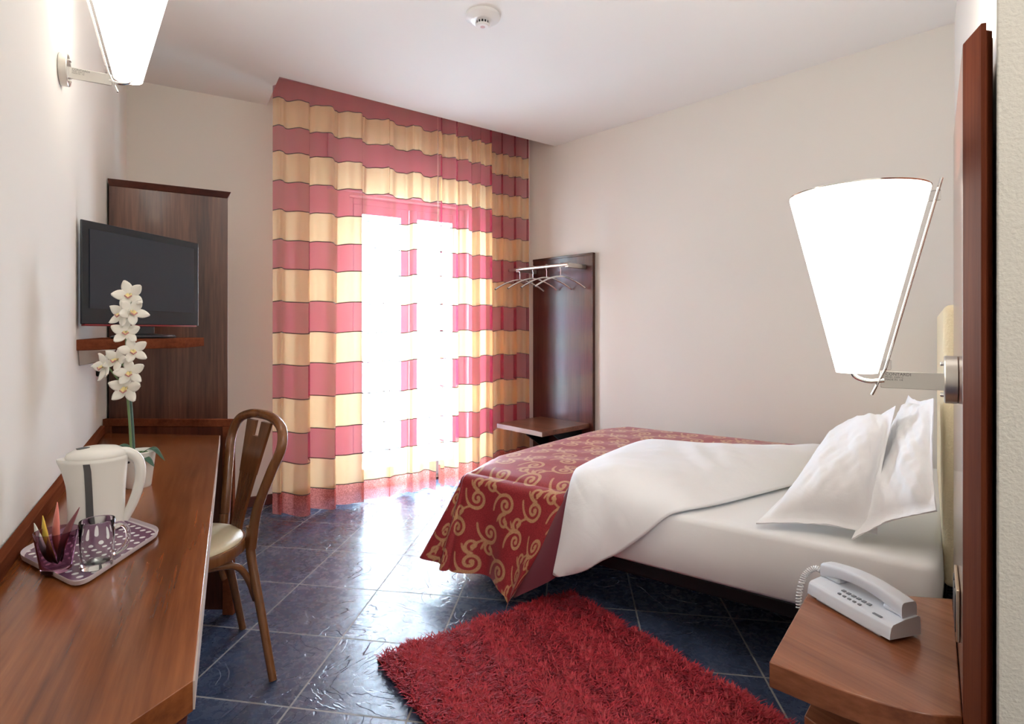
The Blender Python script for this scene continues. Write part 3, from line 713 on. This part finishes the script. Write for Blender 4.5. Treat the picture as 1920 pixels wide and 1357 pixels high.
bk.build('bench_bracket', M['blackmetal'], t, bevel=.002)
MB(FV).tube([(.0, .25, 1.712), (.655, .25, 1.712)], .0125, 16).build('rail', M['steel'], t)
for w0, w1 in ((.625, .66), (.09, .12)):
    MB(FV).box(w0, w1, .033, .255, 1.690, 1.724).build('rail_bracket', M['steel'], t, bevel=.002)
def hanger(w_, label):
    c = FV(w_, .25, 0); h = thing('coat_hanger', label, 'hanger', (c[0], c[1], 1.712), 'coat hangers on the rail')
    F = frame2(c[:2], (.92, .39))
    MB(F).tube([(x, 0, 1.625-.085*(abs(x)/.22)**1.7) for x in [-.22+.44*k/32 for k in range(33)]], .0072, 10).build('shoulder_bar', M['chrome'], h)
    for sx in (-1, 1): MB(F).tube([(sx*.217, 0, 1.5425), (sx*.224, 0, 1.537)], .0065, 10).build('end_cap', M['black'], h)
    hk = [(0, 0, 1.625), (0, 0, 1.66), (0, .0, 1.69)]+[(0, .0165*math.cos(a), 1.712+.0165*math.sin(a)) for a in np.linspace(-2.2, 1.6, 14)]
    hk = [(0, 0, 1.625), (0, -.002, 1.675)]+[(.0165*math.cos(a), 0, 1.712+.0165*math.sin(a)) for a in np.linspace(-1.9, 2.2, 16)]
    MB(F).tube(hk, .003, 8).build('hook', M['chrome'], h)
for w_, l_ in zip((.13, .28, .43, .575), ('steel coat hanger nearest the curtain on the rail', 'steel coat hanger second from the curtain on the rail',
                                          'steel coat hanger third from the curtain on the rail', 'steel coat hanger at the far right end of the rail')): hanger(w_, l_)

# ------------------------------------------------------------------ bed, mattress, bedspread, sheet, pillows
BO, BA, BB = (-.18, 2.73), (.805, -.593), (.635, .7725)
def FB(s_, t_, z): return (BO[0]+BA[0]*s_+BB[0]*t_, BO[1]+BA[1]*s_+BB[1]*t_, z)
def fbm(x, y, seed=0.):
    return (math.sin(3.1*x+1.7*y+seed)+.6*math.sin(5.3*x-4.1*y+1.3+2*seed)+.4*math.sin(9.7*x+7.3*y+2.1+seed)+.25*math.sin(15.1*y-12.9*x+seed))/2.25
t = thing('bed', 'double bed on a black steel frame with cream headboard along the right wall', 'bed', FB(.9, .78, 0))
for t0, t1 in ((.02, .06), (1.49, 1.53)):
    MB(FB).box(.02, 1.79, t0, t1, .222, .278).build('side_rail', M['blackmetal'], t, bevel=.008, seg=3)
for s0, s1 in ((.02, .06), (1.75, 1.79), (.88, .92)):
    MB(FB).box(s0, s1, .06, 1.49, .222, .272).build('cross_rail', M['blackmetal'], t, bevel=.004)
for s_, t_ in ((.22, .26), (.22, 1.30), (1.6, .26), (1.6, 1.30)):
    MB(FB).box(s_-.02, s_+.02, t_-.02, t_+.02, 0, .24).build('leg', M['blackmetal'], t, bevel=.004)
fh = frame2(RH, (HN[0]-RH[0], HN[1]-RH[1]))        # along the headboard wall towards the camera; y<0 into the room
hb = MB(lambda x, y, z: fh(x, -y, z))
hb.box(.06, 1.30, .0045, .072, .36, 1.285)
hb.build('headboard', M['cream'], t, bevel=.022, seg=4)

def rounded_slab(s0, s1, t0, t1, z0, z1, r, n=6, sag=None):
    mb = MB(FB); P = rquad([(s0, t0), (s1, t0), (s1, t1), (s0, t1)], r, 8); n = len(P); c = ((s0+s1)/2, (t0+t1)/2)
    lv = [(1-.0, z0+.02, .012), (1, z0, .03)]
    prof = [(-.02, z0), (-.004, z0+.012), (.004, (z0+z1)/2), (-.002, z1-.022), (-.012, z1-.007), (-.035, z1)]
    vs = []; fs = []
    for d, z in prof:
        for x, y in P:
            l = math.hypot(x-c[0], y-c[1]); vs.append((x+(x-c[0])/l*d, y+(y-c[1])/l*d, z))
    for i in range(len(prof)-1):
        for j in range(n): fs.append((i*n+j, i*n+(j+1) % n, (i+1)*n+(j+1) % n, (i+1)*n+j))
    fs.append(tuple(range(n-1, -1, -1))); fs.append(tuple((len(prof)-1)*n+j for j in range(n)))
    mb.add(vs, fs); return mb
o = rounded_slab(-.03, 1.79, 0.0, 1.52, .279, .500, .05).build('mattress', M['sheet'], smooth=50, org=FB(.9, .78, .279))
tag(o, 'mattress under a smooth white fitted sheet on the black bed frame', 'mattress')

# scroll pattern of the bedspread: distance field on the flat cloth, 5 mm grid, cloth coordinates (s, t)
G = .0045; S0, S1, T0, T1 = -.75, 1.55, -.75, 2.0
nx_, ny_ = int((S1-S0)/G)+1, int((T1-T0)/G)+1
DF = np.full((nx_, ny_), .03, np.float32)
def stamp(P, w):
    P = np.asarray(P); K = 5
    for k, (x, y) in enumerate(P):
        i = int((x-S0)/G); j = int((y-T0)/G)
        if i < K or j < K or i >= nx_-K-1 or j >= ny_-K-1: continue
        xs = S0+G*np.arange(i-K, i+K+1); ys = T0+G*np.arange(j-K, j+K+1)
        d = np.hypot(xs[:, None]-x, ys[None, :]-y)-(w[k] if hasattr(w, '__len__') else w)
        sl = DF[i-K:i+K+1, j-K:j+K+1]; np.minimum(sl, d, out=sl)
def spiral(c, R, a0, turns, sgn):
    th = np.linspace(0, 1, int(70*turns)+10); r = R*(1-.86*th); a = a0+sgn*2*PI*turns*th
    return np.stack([c[0]+r*np.cos(a), c[1]+r*np.sin(a)], 1), .0076-.002*th+.0035*(th > .94)
def bez(p0, p1, p2, p3, n=46):
    u = np.linspace(0, 1, n)[:, None]; p0, p1, p2, p3 = map(np.array, (p0, p1, p2, p3))
    return (1-u)**3*p0+3*u*(1-u)**2*p1+3*u*u*(1-u)*p2+u**3*p3
cw, ch = .165, .142
for ii in range(-6, 12):
    for jj in range(-7, 17):
        cx_ = ii*cw+(.5*cw if jj % 2 else 0); cy_ = jj*ch
        sg = 1 if (ii+jj) % 2 else -1; R = .043
        c1 = (cx_, cy_); c2 = (cx_+.084, cy_+.068*sg)
        p, w_ = spiral(c1, R, -PI/2*sg, 1.4, sg); stamp(p, w_)
        p, w_ = spiral(c2, R*.80, PI/2*sg, 1.05, sg); stamp(p, w_*.88)
        s1 = (c1[0], c1[1]-R*sg); s2 = (c2[0], c2[1]+R*.80*sg)
        stamp(bez(s1, (s1[0]-.04, s1[1]), (s1[0]-.066, s1[1]+.03*sg), (s1[0]-.070, s1[1]+.078*sg)), np.linspace(.0078, .0050, 46))
        stamp(bez(s2, (s2[0]-.022, s2[1]), (s2[0]-.040, s2[1]-.012*sg), (s2[0]-.046, s2[1]-.040*sg)), np.linspace(.0066, .0040, 46))
        stamp(bez((s1[0]-.030, s1[1]+.006*sg), (s1[0]-.06, s1[1]-.006*sg), (s1[0]-.085, s1[1]-.018*sg), (s1[0]-.080, s1[1]-.040*sg)), np.linspace(.0045, .0062, 46))
def dfs(x, y):
    i = (np.asarray(x)-S0)/G; j = (np.asarray(y)-T0)/G
    i = np.clip(i, 0, nx_-2); j = np.clip(j, 0, ny_-2); a = i.astype(int); b_ = j.astype(int); fx = i-a; fy = j-b_
    return DF[a, b_]*(1-fx)*(1-fy)+DF[a+1, b_]*fx*(1-fy)+DF[a, b_+1]*(1-fx)*fy+DF[a+1, b_+1]*fx*fy
M['spread'] = mat('crimson damask', (.35, .02, .03), .5); m = M['spread']; bsdf(m).inputs['Sheen Weight'].default_value = .25; bsdf(m).inputs['Sheen Roughness'].default_value = .4
at_ = N(m, 'ShaderNodeAttribute'); at_.attribute_name = 'pattern'
mr = N(m, 'ShaderNodeMapRange'); mr.inputs[1].default_value = -.0016; mr.inputs[2].default_value = .0016; mr.inputs[3].default_value = 1; mr.inputs[4].default_value = 0; L(m, at_.outputs['Fac'], mr.inputs[0])
v = mapped(m); wv = noise(m, v, 260, 3)
redc = ramp(m, wv, [(.35, (.24, .012, .018)), (.65, (.38, .028, .035))]); gol = ramp(m, wv, [(.35, (.46, .22, .10)), (.65, (.60, .33, .17))])
L(m, mixc(m, mr.outputs[0], redc, gol), bsdf(m).inputs['Base Color']); bump(m, wv, .15, .002)

def sfoot(t_): return -.01-.10*min(1, max(0, t_)/.28)-(0 if t_ < 1.25 else -.16*((t_-1.25)/.35)**2)
def ztop(s_, t_):
    d = min(s_-sfoot(t_), t_+.02, 1.56-t_)
    return .552+.016*fbm(1.3*s_, 1.5*t_)*min(1, max(0, d)/.2)-.035*math.exp(-max(0, d)/.035)
vs = []; fs = []; at = []
dn = .0065
ns, nt = int(1.60/dn), int(1.58/dn)
idx = -np.ones((ns+1, nt+1), int)
def tmin(s_): return -.02 if s_ < .53 else (-.02+(s_-.53)/.05*.68 if s_ < .58 else .66+.42*(s_-.58))
for i in range(ns+1):
    for j in range(nt+1):
        t_ = -.02+1.58*j/nt; s0 = sfoot(t_); s_ = s0+(1.48-s0)*i/ns
        if t_ < tmin(s_)-.03: continue
        idx[i, j] = len(vs); vs.append(FB(s_, t_, ztop(s_, t_))); at.append((s_, t_))
for i in range(ns):
    for j in range(nt):
        q = (idx[i, j], idx[i+1, j], idx[i+1, j+1], idx[i, j+1])
        if min(q) >= 0: fs.append(q)
# drape: along the near side from its turned-back edge to the foot corner, round it, along the foot, then down the wall side
per = []       # (s, t, outward ds, dt, hem length, flare, clothcoord fn)
for k in range(88): per.append(('near', .55-(.55+.01)*k/87, 0))
for k in range(1, 40): per.append(('corner', k/40, 0))
for k in range(260): per.append(('foot', 0, -.02+1.58*k/259))
nv = 76; o0 = len(vs)
for (kind, a_, b_) in per:
    for j in range(nv):
        v_ = j/(nv-1)
        if kind == 'near':
            Lh = .455+.085*math.exp(-((a_-.42)/.13)**2); d = Lh*v_
            s_, t_, ds, dt = a_, -.02, 0, -1
            s_ = a_-(.21*max(0, (a_-.30)/.25)*v_**1.3)
            fl_a = .13+.10*math.exp(-((a_-.42)/.12)**2)+.10*math.exp(-((a_+.0)/.08)**2)
            wave = .022*math.sin(a_*26+.8)*v_**1.3
            at.append((a_, -.02-d))
        elif kind == 'corner':
            ph = a_*PI/2; Lh = .46; d = Lh*v_
            s_, t_, ds, dt = -.01, -.02, -math.sin(ph), -math.cos(ph)
            fl_a = .23+.16*math.sin(ph*2)**2+.05*math.sin(ph); wave = .03*math.sin(ph*9+.3)*v_**1.3
            at.append((-.01-d*math.sin(ph), -.02-d*math.cos(ph)))
        else:
            Lh = .45; d = Lh*v_; s_, t_, ds, dt = sfoot(b_), b_, -1, 0
            fl_a = .16+.12*math.exp(-((b_)/.1)**2); wave = .025*math.sin(b_*19)*v_**1.3
            at.append((s_-d, b_))
        r = .045; zt = ztop(max(s_, sfoot(t_)) if kind != 'near' else a_, t_)
        if d < r*PI/2: off = r*math.sin(d/r); dr = r*(1-math.cos(d/r))
        else: off = r+(d-r*PI/2)*math.sin(fl_a); dr = r+(d-r*PI/2)*math.cos(fl_a)
        off += wave
        vs.append(FB(s_+ds*off, t_+dt*off, max(.012, zt-dr)))
for i in range(len(per)-1):
    for j in range(nv-1): fs.append((o0+i*nv+j, o0+i*nv+j+1, o0+(i+1)*nv+j+1, o0+(i+1)*nv+j))
# side towards the wall
o1 = len(vs)
for k in range(60):
    s_ = sfoot(1.56)+(1.48-sfoot(1.56))*k/59
    for j in range(10): vs.append(FB(s_, 1.56+.02*math.sin(j/9*PI/2), ztop(s_, 1.56)-.25*j/9)); at.append((s_, 1.56+.3*j/9))
for i in range(59):
    for j in range(9): fs.append((o1+i*10+j, o1+i*10+j+1, o1+(i+1)*10+j+1, o1+(i+1)*10+j))
mb = MB(); mb.v = vs; mb.f = fs; mb.mi = [0]*len(fs)
sprd = mb.build('bedspread', [M['spread'], M['lining']], smooth=180, org=FB(.3, .7, .5))
A_ = np.array(at); pa = sprd.data.attributes.new('pattern', 'FLOAT', 'POINT'); pa.data.foreach_set('value', dfs(A_[:, 0], A_[:, 1]).astype(np.float32))
tag(sprd, 'crimson bedspread with golden scroll pattern hanging over the foot of the bed', 'bedspread')
# turned-back edge showing the lining
Lc = spline([(.552, -.03, .545), (.50, -.060, .42), (.43, -.083, .27), (.36, -.110, .13), (.335, -.125, .062)], 30)
Rc = spline([(.575, -.03, .54), (.595, -.080, .40), (.600, -.098, .29), (.54, -.112, .19), (.345, -.130, .058)], 30)
def lin_(i, j):
    a, b_ = Lc[int(round(i*29))], Rc[int(round(i*29))]; p = a+(b_-a)*j; bu = .022*math.sin(PI*j)*math.sin(PI*min(1, i*1.1+.05))
    return (p.x, p.y-bu-.008, p.z)
MB(FB).grid(lin_, 30, 12).build('turned_edge', M['lining'], sprd, smooth=180, solid=.006)

# folded-back white sheet
ST = [((.540, -.128, .205), (.548, -.134, .203), (.556, -.126, .203)), ((.565, -.112, .355), (.61, -.150, .30), (.65, -.090, .240)), ((.572, -.07, .515), (.645, -.145, .44), (.72, -.065, .288)),
      ((.555, .0, .590), (.67, -.115, .575), (.79, -.048, .332)), ((.535, .1, .602), (.74, -.055, .650), (.89, -.030, .42)), ((.50, .42, .604), (.79, .05, .68), (.96, -.010, .488)),
      ((.49, .76, .604), (.85, .20, .68), (1.01, .03, .512)), ((.56, .86, .602), (.90, .42, .68), (1.085, .20, .511)), ((.74, .90, .600), (1.0, .60, .68), (1.17, .45, .511)),
      ((1.0, 1.04, .598), (1.17, .82, .67), (1.25, .70, .511)), ((1.26, 1.24, .59), (1.31, 1.05, .66), (1.32, .92, .511))]
Ac, Cc, Bc = [spline([q[k] for q in ST], 90) for k in range(3)]
def shf(i, j):
    k = int(round(i*89)); p = Ac[k]*(1-j)**2+Cc[k]*(2*j*(1-j))+Bc[k]*j*j
    e = math.sin(PI*min(1, max(0, j)))
    w_ = .011*fbm(p.x*3.2, p.y*3.6, 1)*e+.0045*math.sin(p.x*33+p.y*21+3*fbm(p.x*2, p.y*2, 4))*e
    return (p.x, p.y-(w_ if i < .35 else 0), p.z+(w_ if i >= .3 else 0))
o = MB(FB).grid(shf, 90, 46).build('folded_sheet', M['linen'], smooth=180, solid=.010, soff=-1, org=FB(.9, .4, .5))
tag(o, 'white sheet folded back across the near half of the bed', 'sheet')

def pillow(label, BL, BR, TR, TL, th, back, seed):
    BL, BR, TR, TL = [Vector(FB(*p)) for p in (BL, BR, TR, TL)]
    nrm = ((BR-BL).cross(TL-BL)).normalized()
    if nrm.dot(Vector((0, 0, 1.2))-(BL+TR)/2) < 0: nrm = -nrm
    def base(u, v):
        # edges bow in a little between the corners, as a stuffed pillow's do
        cu, cv = u+(.5-u)*.10*math.sin(PI*v)*(2*abs(u-.5)), v+(.5-v)*.08*math.sin(PI*u)*(2*abs(v-.5))
        return BL*(1-cu)*(1-cv)+BR*cu*(1-cv)+TR*cu*cv+TL*(1-cu)*cv
    def puff(u, v):
        q = lambda x: max(0., 1-abs((x-.5)/.44)**2.6)
        return (q(u)*q(v))**.52
    def top(u, v):
        e = puff(u, v); return base(u, v)+nrm*(th*e+.009*fbm(u*4, v*4.6, seed)*(.4+e)+.004*fbm(u*11, v*9, seed+2)*(.25+.75*e)+.0025*math.sin(u*23+seed+3*math.sin(v*5))*(1-e)*min(1, 9*min(u, 1-u, v, 1-v)+.2)+.003)
    def bot(u, v): return base(u, v)-nrm*(back*puff(u, v)+.001)
    n = 44
    mb = MB().grid(top, n, n); mb.grid(lambda u, v: bot(1-u, v), n, n)
    # close the rim
    def rim(fa, fb_):
        mb.grid(lambda i, j: (fa(i) if j < .5 else fb_(i)), n, 2)
    rim(lambda i: top(i, 0), lambda i: bot(i, 0)); rim(lambda i: bot(i, 1), lambda i: top(i, 1))
    rim(lambda i: bot(0, i), lambda i: top(0, i)); rim(lambda i: top(1, i), lambda i: bot(1, i))
    c = base(.5, .5)
    o = mb.build('pillow', M['linen'], smooth=180, org=tuple(c)); return tag(o, label, 'pillow', 'white pillows')
pillow('white pillow leaning in front, its corner lying on the mattress', (1.275, .02, .520), (1.625, .10, .535), (1.665, .20, .945), (1.40, .80, .76), .115, .05, .3)
pillow('white pillow standing behind, against the cream headboard', (1.56, .06, .516), (1.785, .005, .665), (1.772, .13, .985), (1.655, .80, .93), .060, .02, 2.2)

# ------------------------------------------------------------------ bedside panel, switch, nightstand, telephone
t = thing('bedside_panel', 'dark red wooden panel on the wall edge beside the nightstand', 'wall panel', (1.06, 1.33, 0))
fpn = frame2((.877, 1.10), (.388, .520)); pnl = math.dist((.877, 1.10), (1.265, 1.62))    # y<0 towards the wall
MB(fpn).box(0, pnl, -.045, 0, .02, 1.757).build('panel', M['panel'], t, bevel=.0015)
MB().prism([(.8763, 1.099), (.850, 1.024), (.8575, 1.0215), (.8838, 1.0965)], .0, 1.757).build('end_trim', M['panel_rim'], t, bevel=.001)
MB().prism([(.8600, 1.035), (.8835, 1.040), (.912, 1.088), (.884, 1.097)], .0, 1.752).build('end_trim', M['panel_rim'], t, bevel=.001)

t = thing('light_switch', 'brass edged switch plate on the bedside panel above the nightstand', 'switch', (.98, 1.24, .62))
M['brass'] = mat('champagne metal', (.62, .50, .36), .3, 1.)
MB(fpn).box(.105, .27, .0005, .0075, .545, .655).build('plate', M['brass'], t, bevel=.002)
for k in range(3): MB(fpn).box(.118+.048*k, .160+.048*k, .007, .0095, .56, .64).build('rocker', M['black'], t, bevel=.0015)

ZN = .45
t = thing('nightstand', 'brown wooden nightstand shelf carrying the telephone', 'nightstand', (.90, 1.38, 0))
q = [(.867, 1.656), (1.243, 1.592), (.8815, 1.107), (.878, 1.098)]
fr = [tuple(p)[:2] for p in spline([(.875, 1.098, 0), (.80, 1.112, 0), (.70, 1.172, 0), (.583, 1.282, 0)], 14)]
poly = [(.867, 1.645), (1.235, 1.583)]+fr
MB().prism(poly, ZN-.058, ZN).build('top', M['night'], t, bevel=.003, seg=3)
low = [(.93, 1.62), (1.225, 1.575)]+[tuple(p)[:2] for p in spline([(.878, 1.105, 0), (.82, 1.15, 0), (.74, 1.24, 0), (.695, 1.345, 0)], 10)]
MB().prism(low, .235, .285).build('lower_shelf', M['night'], t, bevel=.003, seg=3)
MB().prism([(.96, 1.61), (1.215, 1.565), (1.205, 1.552), (.96, 1.592)], .285, ZN-.058).build('back_support', M['night'], t, smooth=0)

t = thing('telephone', 'pale grey desk telephone with handset on the nightstand', 'telephone', (.93, 1.50, ZN))
fp = frame2((.832, 1.603), (.072, -.252))      # x along the phone to the near end, y>0 to the right of the view
FP = lambda x, y, z: fp(x, y, ZN+z)
Lp = .262
def body_pt(u, v):      # profile across y: front slope, top, back
    prof = [(.000, .008), (.002, .022), (.006, .036), (.012, .042), (.050, .050), (.095, .054), (.102, .050), (.104, .030), (.104, .008)]
    x = v*(len(prof)-1); i = min(int(x), len(prof)-2); s = x-i
    y = prof[i][0]+(prof[i+1][0]-prof[i][0])*s; z = prof[i][1]+(prof[i+1][1]-prof[i][1])*s
    taper = 1-.06*(2*u-1)**2
    return (.004+(Lp-.008)*u, .052+(y-.052)*taper, z)
pb = MB(FP).grid(body_pt, 14, 33)
for u in (0, 1): pb.add([body_pt(u, k/32) for k in range(33)], [tuple(range(33))[::-1] if u == 0 else tuple(range(33))])
pb.add([body_pt(0, 0), body_pt(1, 0), body_pt(1, 1), body_pt(0, 1)], [(0, 3, 2, 1)])
pb.build('base', M['phone'], t, smooth=50, bevel=.002)
MB(FP).box(.03, Lp-.035, .008, .096, 0, .010).build('foot', M['phone'], t, bevel=.002)
def hs(i, j):
    u = i; x = .004+(Lp-.014)*u; a = 2*PI*j
    zc = .066+.022*math.sin(PI*u)**.8; hw_ = .024; hh = .016+.006*(abs(2*u-1)**3)
    e = .35
    c_, s_ = math.cos(a), math.sin(a)
    return (x, .072+hw_*math.copysign(abs(c_)**e, c_), zc+hh*math.copysign(abs(s_)**.6, s_))
h_ = MB(FP).grid(hs, 30, 33)
for u in (0, 1): h_.add([hs(u, k/32) for k in range(32)], [tuple(range(32))])
hso = h_.build('handset', M['phone'], t, smooth=50)
for x0, x1 in ((.006, .062), (Lp-.066, Lp-.010)):
    MB(FP).box(x0, x1, .052, .092, .050, .064).build('earpiece', M['phone'], hso, bevel=.006, seg=3)
for k in range(5):
    MB(FP).box(.092+.0155*k, .100+.0155*k, .0175, .0245, .043, .0470).build('button', M['grey'], t, bevel=.001)
for k in range(6):
    MB(FP).box(.088+.0155*k, .098+.0155*k, .034, .044, .0475, .0505).build('button', M['grey'], t, bevel=.001)
MB(FP).box(.200, .224, .014, .022, .0436, .0452).build('name_plate', M['grey'], t, bevel=.0006)
cp = spline([FP(.006, .062, .058), FP(-.020, .056, .062), FP(-.036, .040, .045), FP(-.040, .026, .020), FP(-.040, .015, -.02), FP(-.036, .01, -.06)], 220)
co = []
for i, p in enumerate(cp):
    tn = (cp[min(i+1, 219)]-cp[max(i-1, 0)]).normalized(); u_ = tn.cross(Vector((0, 0, 1))).normalized() if abs(tn.z) < .95 else tn.cross(Vector((1, 0, 0))).normalized(); w_ = tn.cross(u_)
    a = i*.72; co.append(p+u_*.0065*math.cos(a)+w_*.0065*math.sin(a))
MB().tube(co, .0021, 6).build('coiled_cord', M['white'], t)
MB().tube(spline([FP(Lp-.05, .103, .02), (1.05, 1.53, ZN+.02), (1.10, 1.585, ZN+.006), (1.12, 1.612, ZN-.03), (1.13, 1.62, ZN-.1)], 30), .0028, 8).build('line_cord', M['kettle'], t)

# ------------------------------------------------------------------ shaggy rug
ru = Vector((.56, -.83)).normalized(); rv = Vector((ru.y*-1, ru.x)); r0 = Vector((-.490, 2.055))
RWid, RLen = .90, 1.06
M['rugback'] = mat('rug backing', (.10, .010, .014), .9)
M['rug'] = mat('crimson shag', (.34, .014, .026), .55); m = M['rug']; bsdf(m).inputs['Sheen Weight'].default_value = .4; bsdf(m).inputs['Sheen Tint'].default_value = (1, .25, .35, 1)
v = mapped(m); rn = noise(m, v, 55, 4); rn2 = noise(m, v, 5, 3)
L(m, mixc(m, math_(m, 'MULTIPLY', rn2, .6), ramp(m, rn, [(.30, (.20, .004, .010)), (.52, (.40, .012, .026)), (.70, (.58, .03, .06))]), (.50, .016, .02)), bsdf(m).inputs['Base Color'])
nb = 52000
U = rng.random(nb)*RLen; V_ = rng.random(nb)*RWid
wob = .012*np.sin(U*17)+.010*np.sin(V_*23+1)
px = r0.x+ru.x*(U+wob*.4)+rv.x*V_; py = r0.y+ru.y*(U+wob*.4)+rv.y*V_
lean = rng.random(nb)*2*PI; tuft = np.sin(px*61+np.sin(py*37)*2)*np.cos(py*53)
ln = .030+.016*rng.random(nb)+.006*tuft; tilt = .55+.45*rng.random(nb)
edge_u = np.minimum(np.minimum(U, RLen-U), np.minimum(V_, RWid-V_))
cl = 2.2*tuft+1.7*np.sin(px*19+py*13)
lean = np.where(rng.random(nb) < .55, cl+rng.normal(0, .6, nb), lean)
dx, dy = np.cos(lean)*tilt, np.sin(lean)*tilt
wd = .0019+.0010*rng.random(nb); wxv, wyv = -np.sin(lean)*wd, np.cos(lean)*wd
P = np.zeros((nb, 5, 3))
for k, (h_, o_, wk) in enumerate(((0, 0, 1), (0, 0, -1), (.55, .35, 1), (.55, .35, -1), (.80, 1.0, 0))):
    P[:, k, 0] = px+dx*ln*o_+wxv*wk; P[:, k, 1] = py+dy*ln*o_+wyv*wk; P[:, k, 2] = .006+ln*h_*np.sqrt(np.maximum(.15, 1-(tilt*.75)**2))
vv = P.reshape(-1, 3); b0 = np.arange(nb)*5
fq = np.stack([b0, b0+1, b0+3, b0+2], 1); f3 = np.stack([b0+2, b0+3, b0+4], 1)
me = bpy.data.meshes.new('shag_rug'); nvv = len(vv)
loops = np.concatenate([np.concatenate([fq, f3], 1).reshape(-1)])
me.vertices.add(nvv); me.vertices.foreach_set('co', (vv-np.array([.2, 1.7, 0])).reshape(-1).astype(np.float32))
me.loops.add(len(loops)); me.loops.foreach_set('vertex_index', loops.astype(np.int32))
me.polygons.add(nb*2); ls = np.stack([np.arange(nb)*7, np.arange(nb)*7+4], 1).reshape(-1); me.polygons.foreach_set('loop_start', ls.astype(np.int32))
me.materials.append(M['rug']); me.update(calc_edges=True); me.validate()
rug = thing('shag_rug', 'crimson shaggy rug on the slate floor beside the bed', 'rug', (.2, 1.7, 0))
pile = bpy.data.objects.new('pile', me); COL.objects.link(pile); pile.parent = rug; pile['kind'] = 'stuff'
cor = [r0, r0+ru*RLen, r0+ru*RLen+rv*RWid, r0+rv*RWid]
MB().prism([tuple(c) for c in cor], .0005, .008).build('backing', M['rugback'], rug, smooth=0)
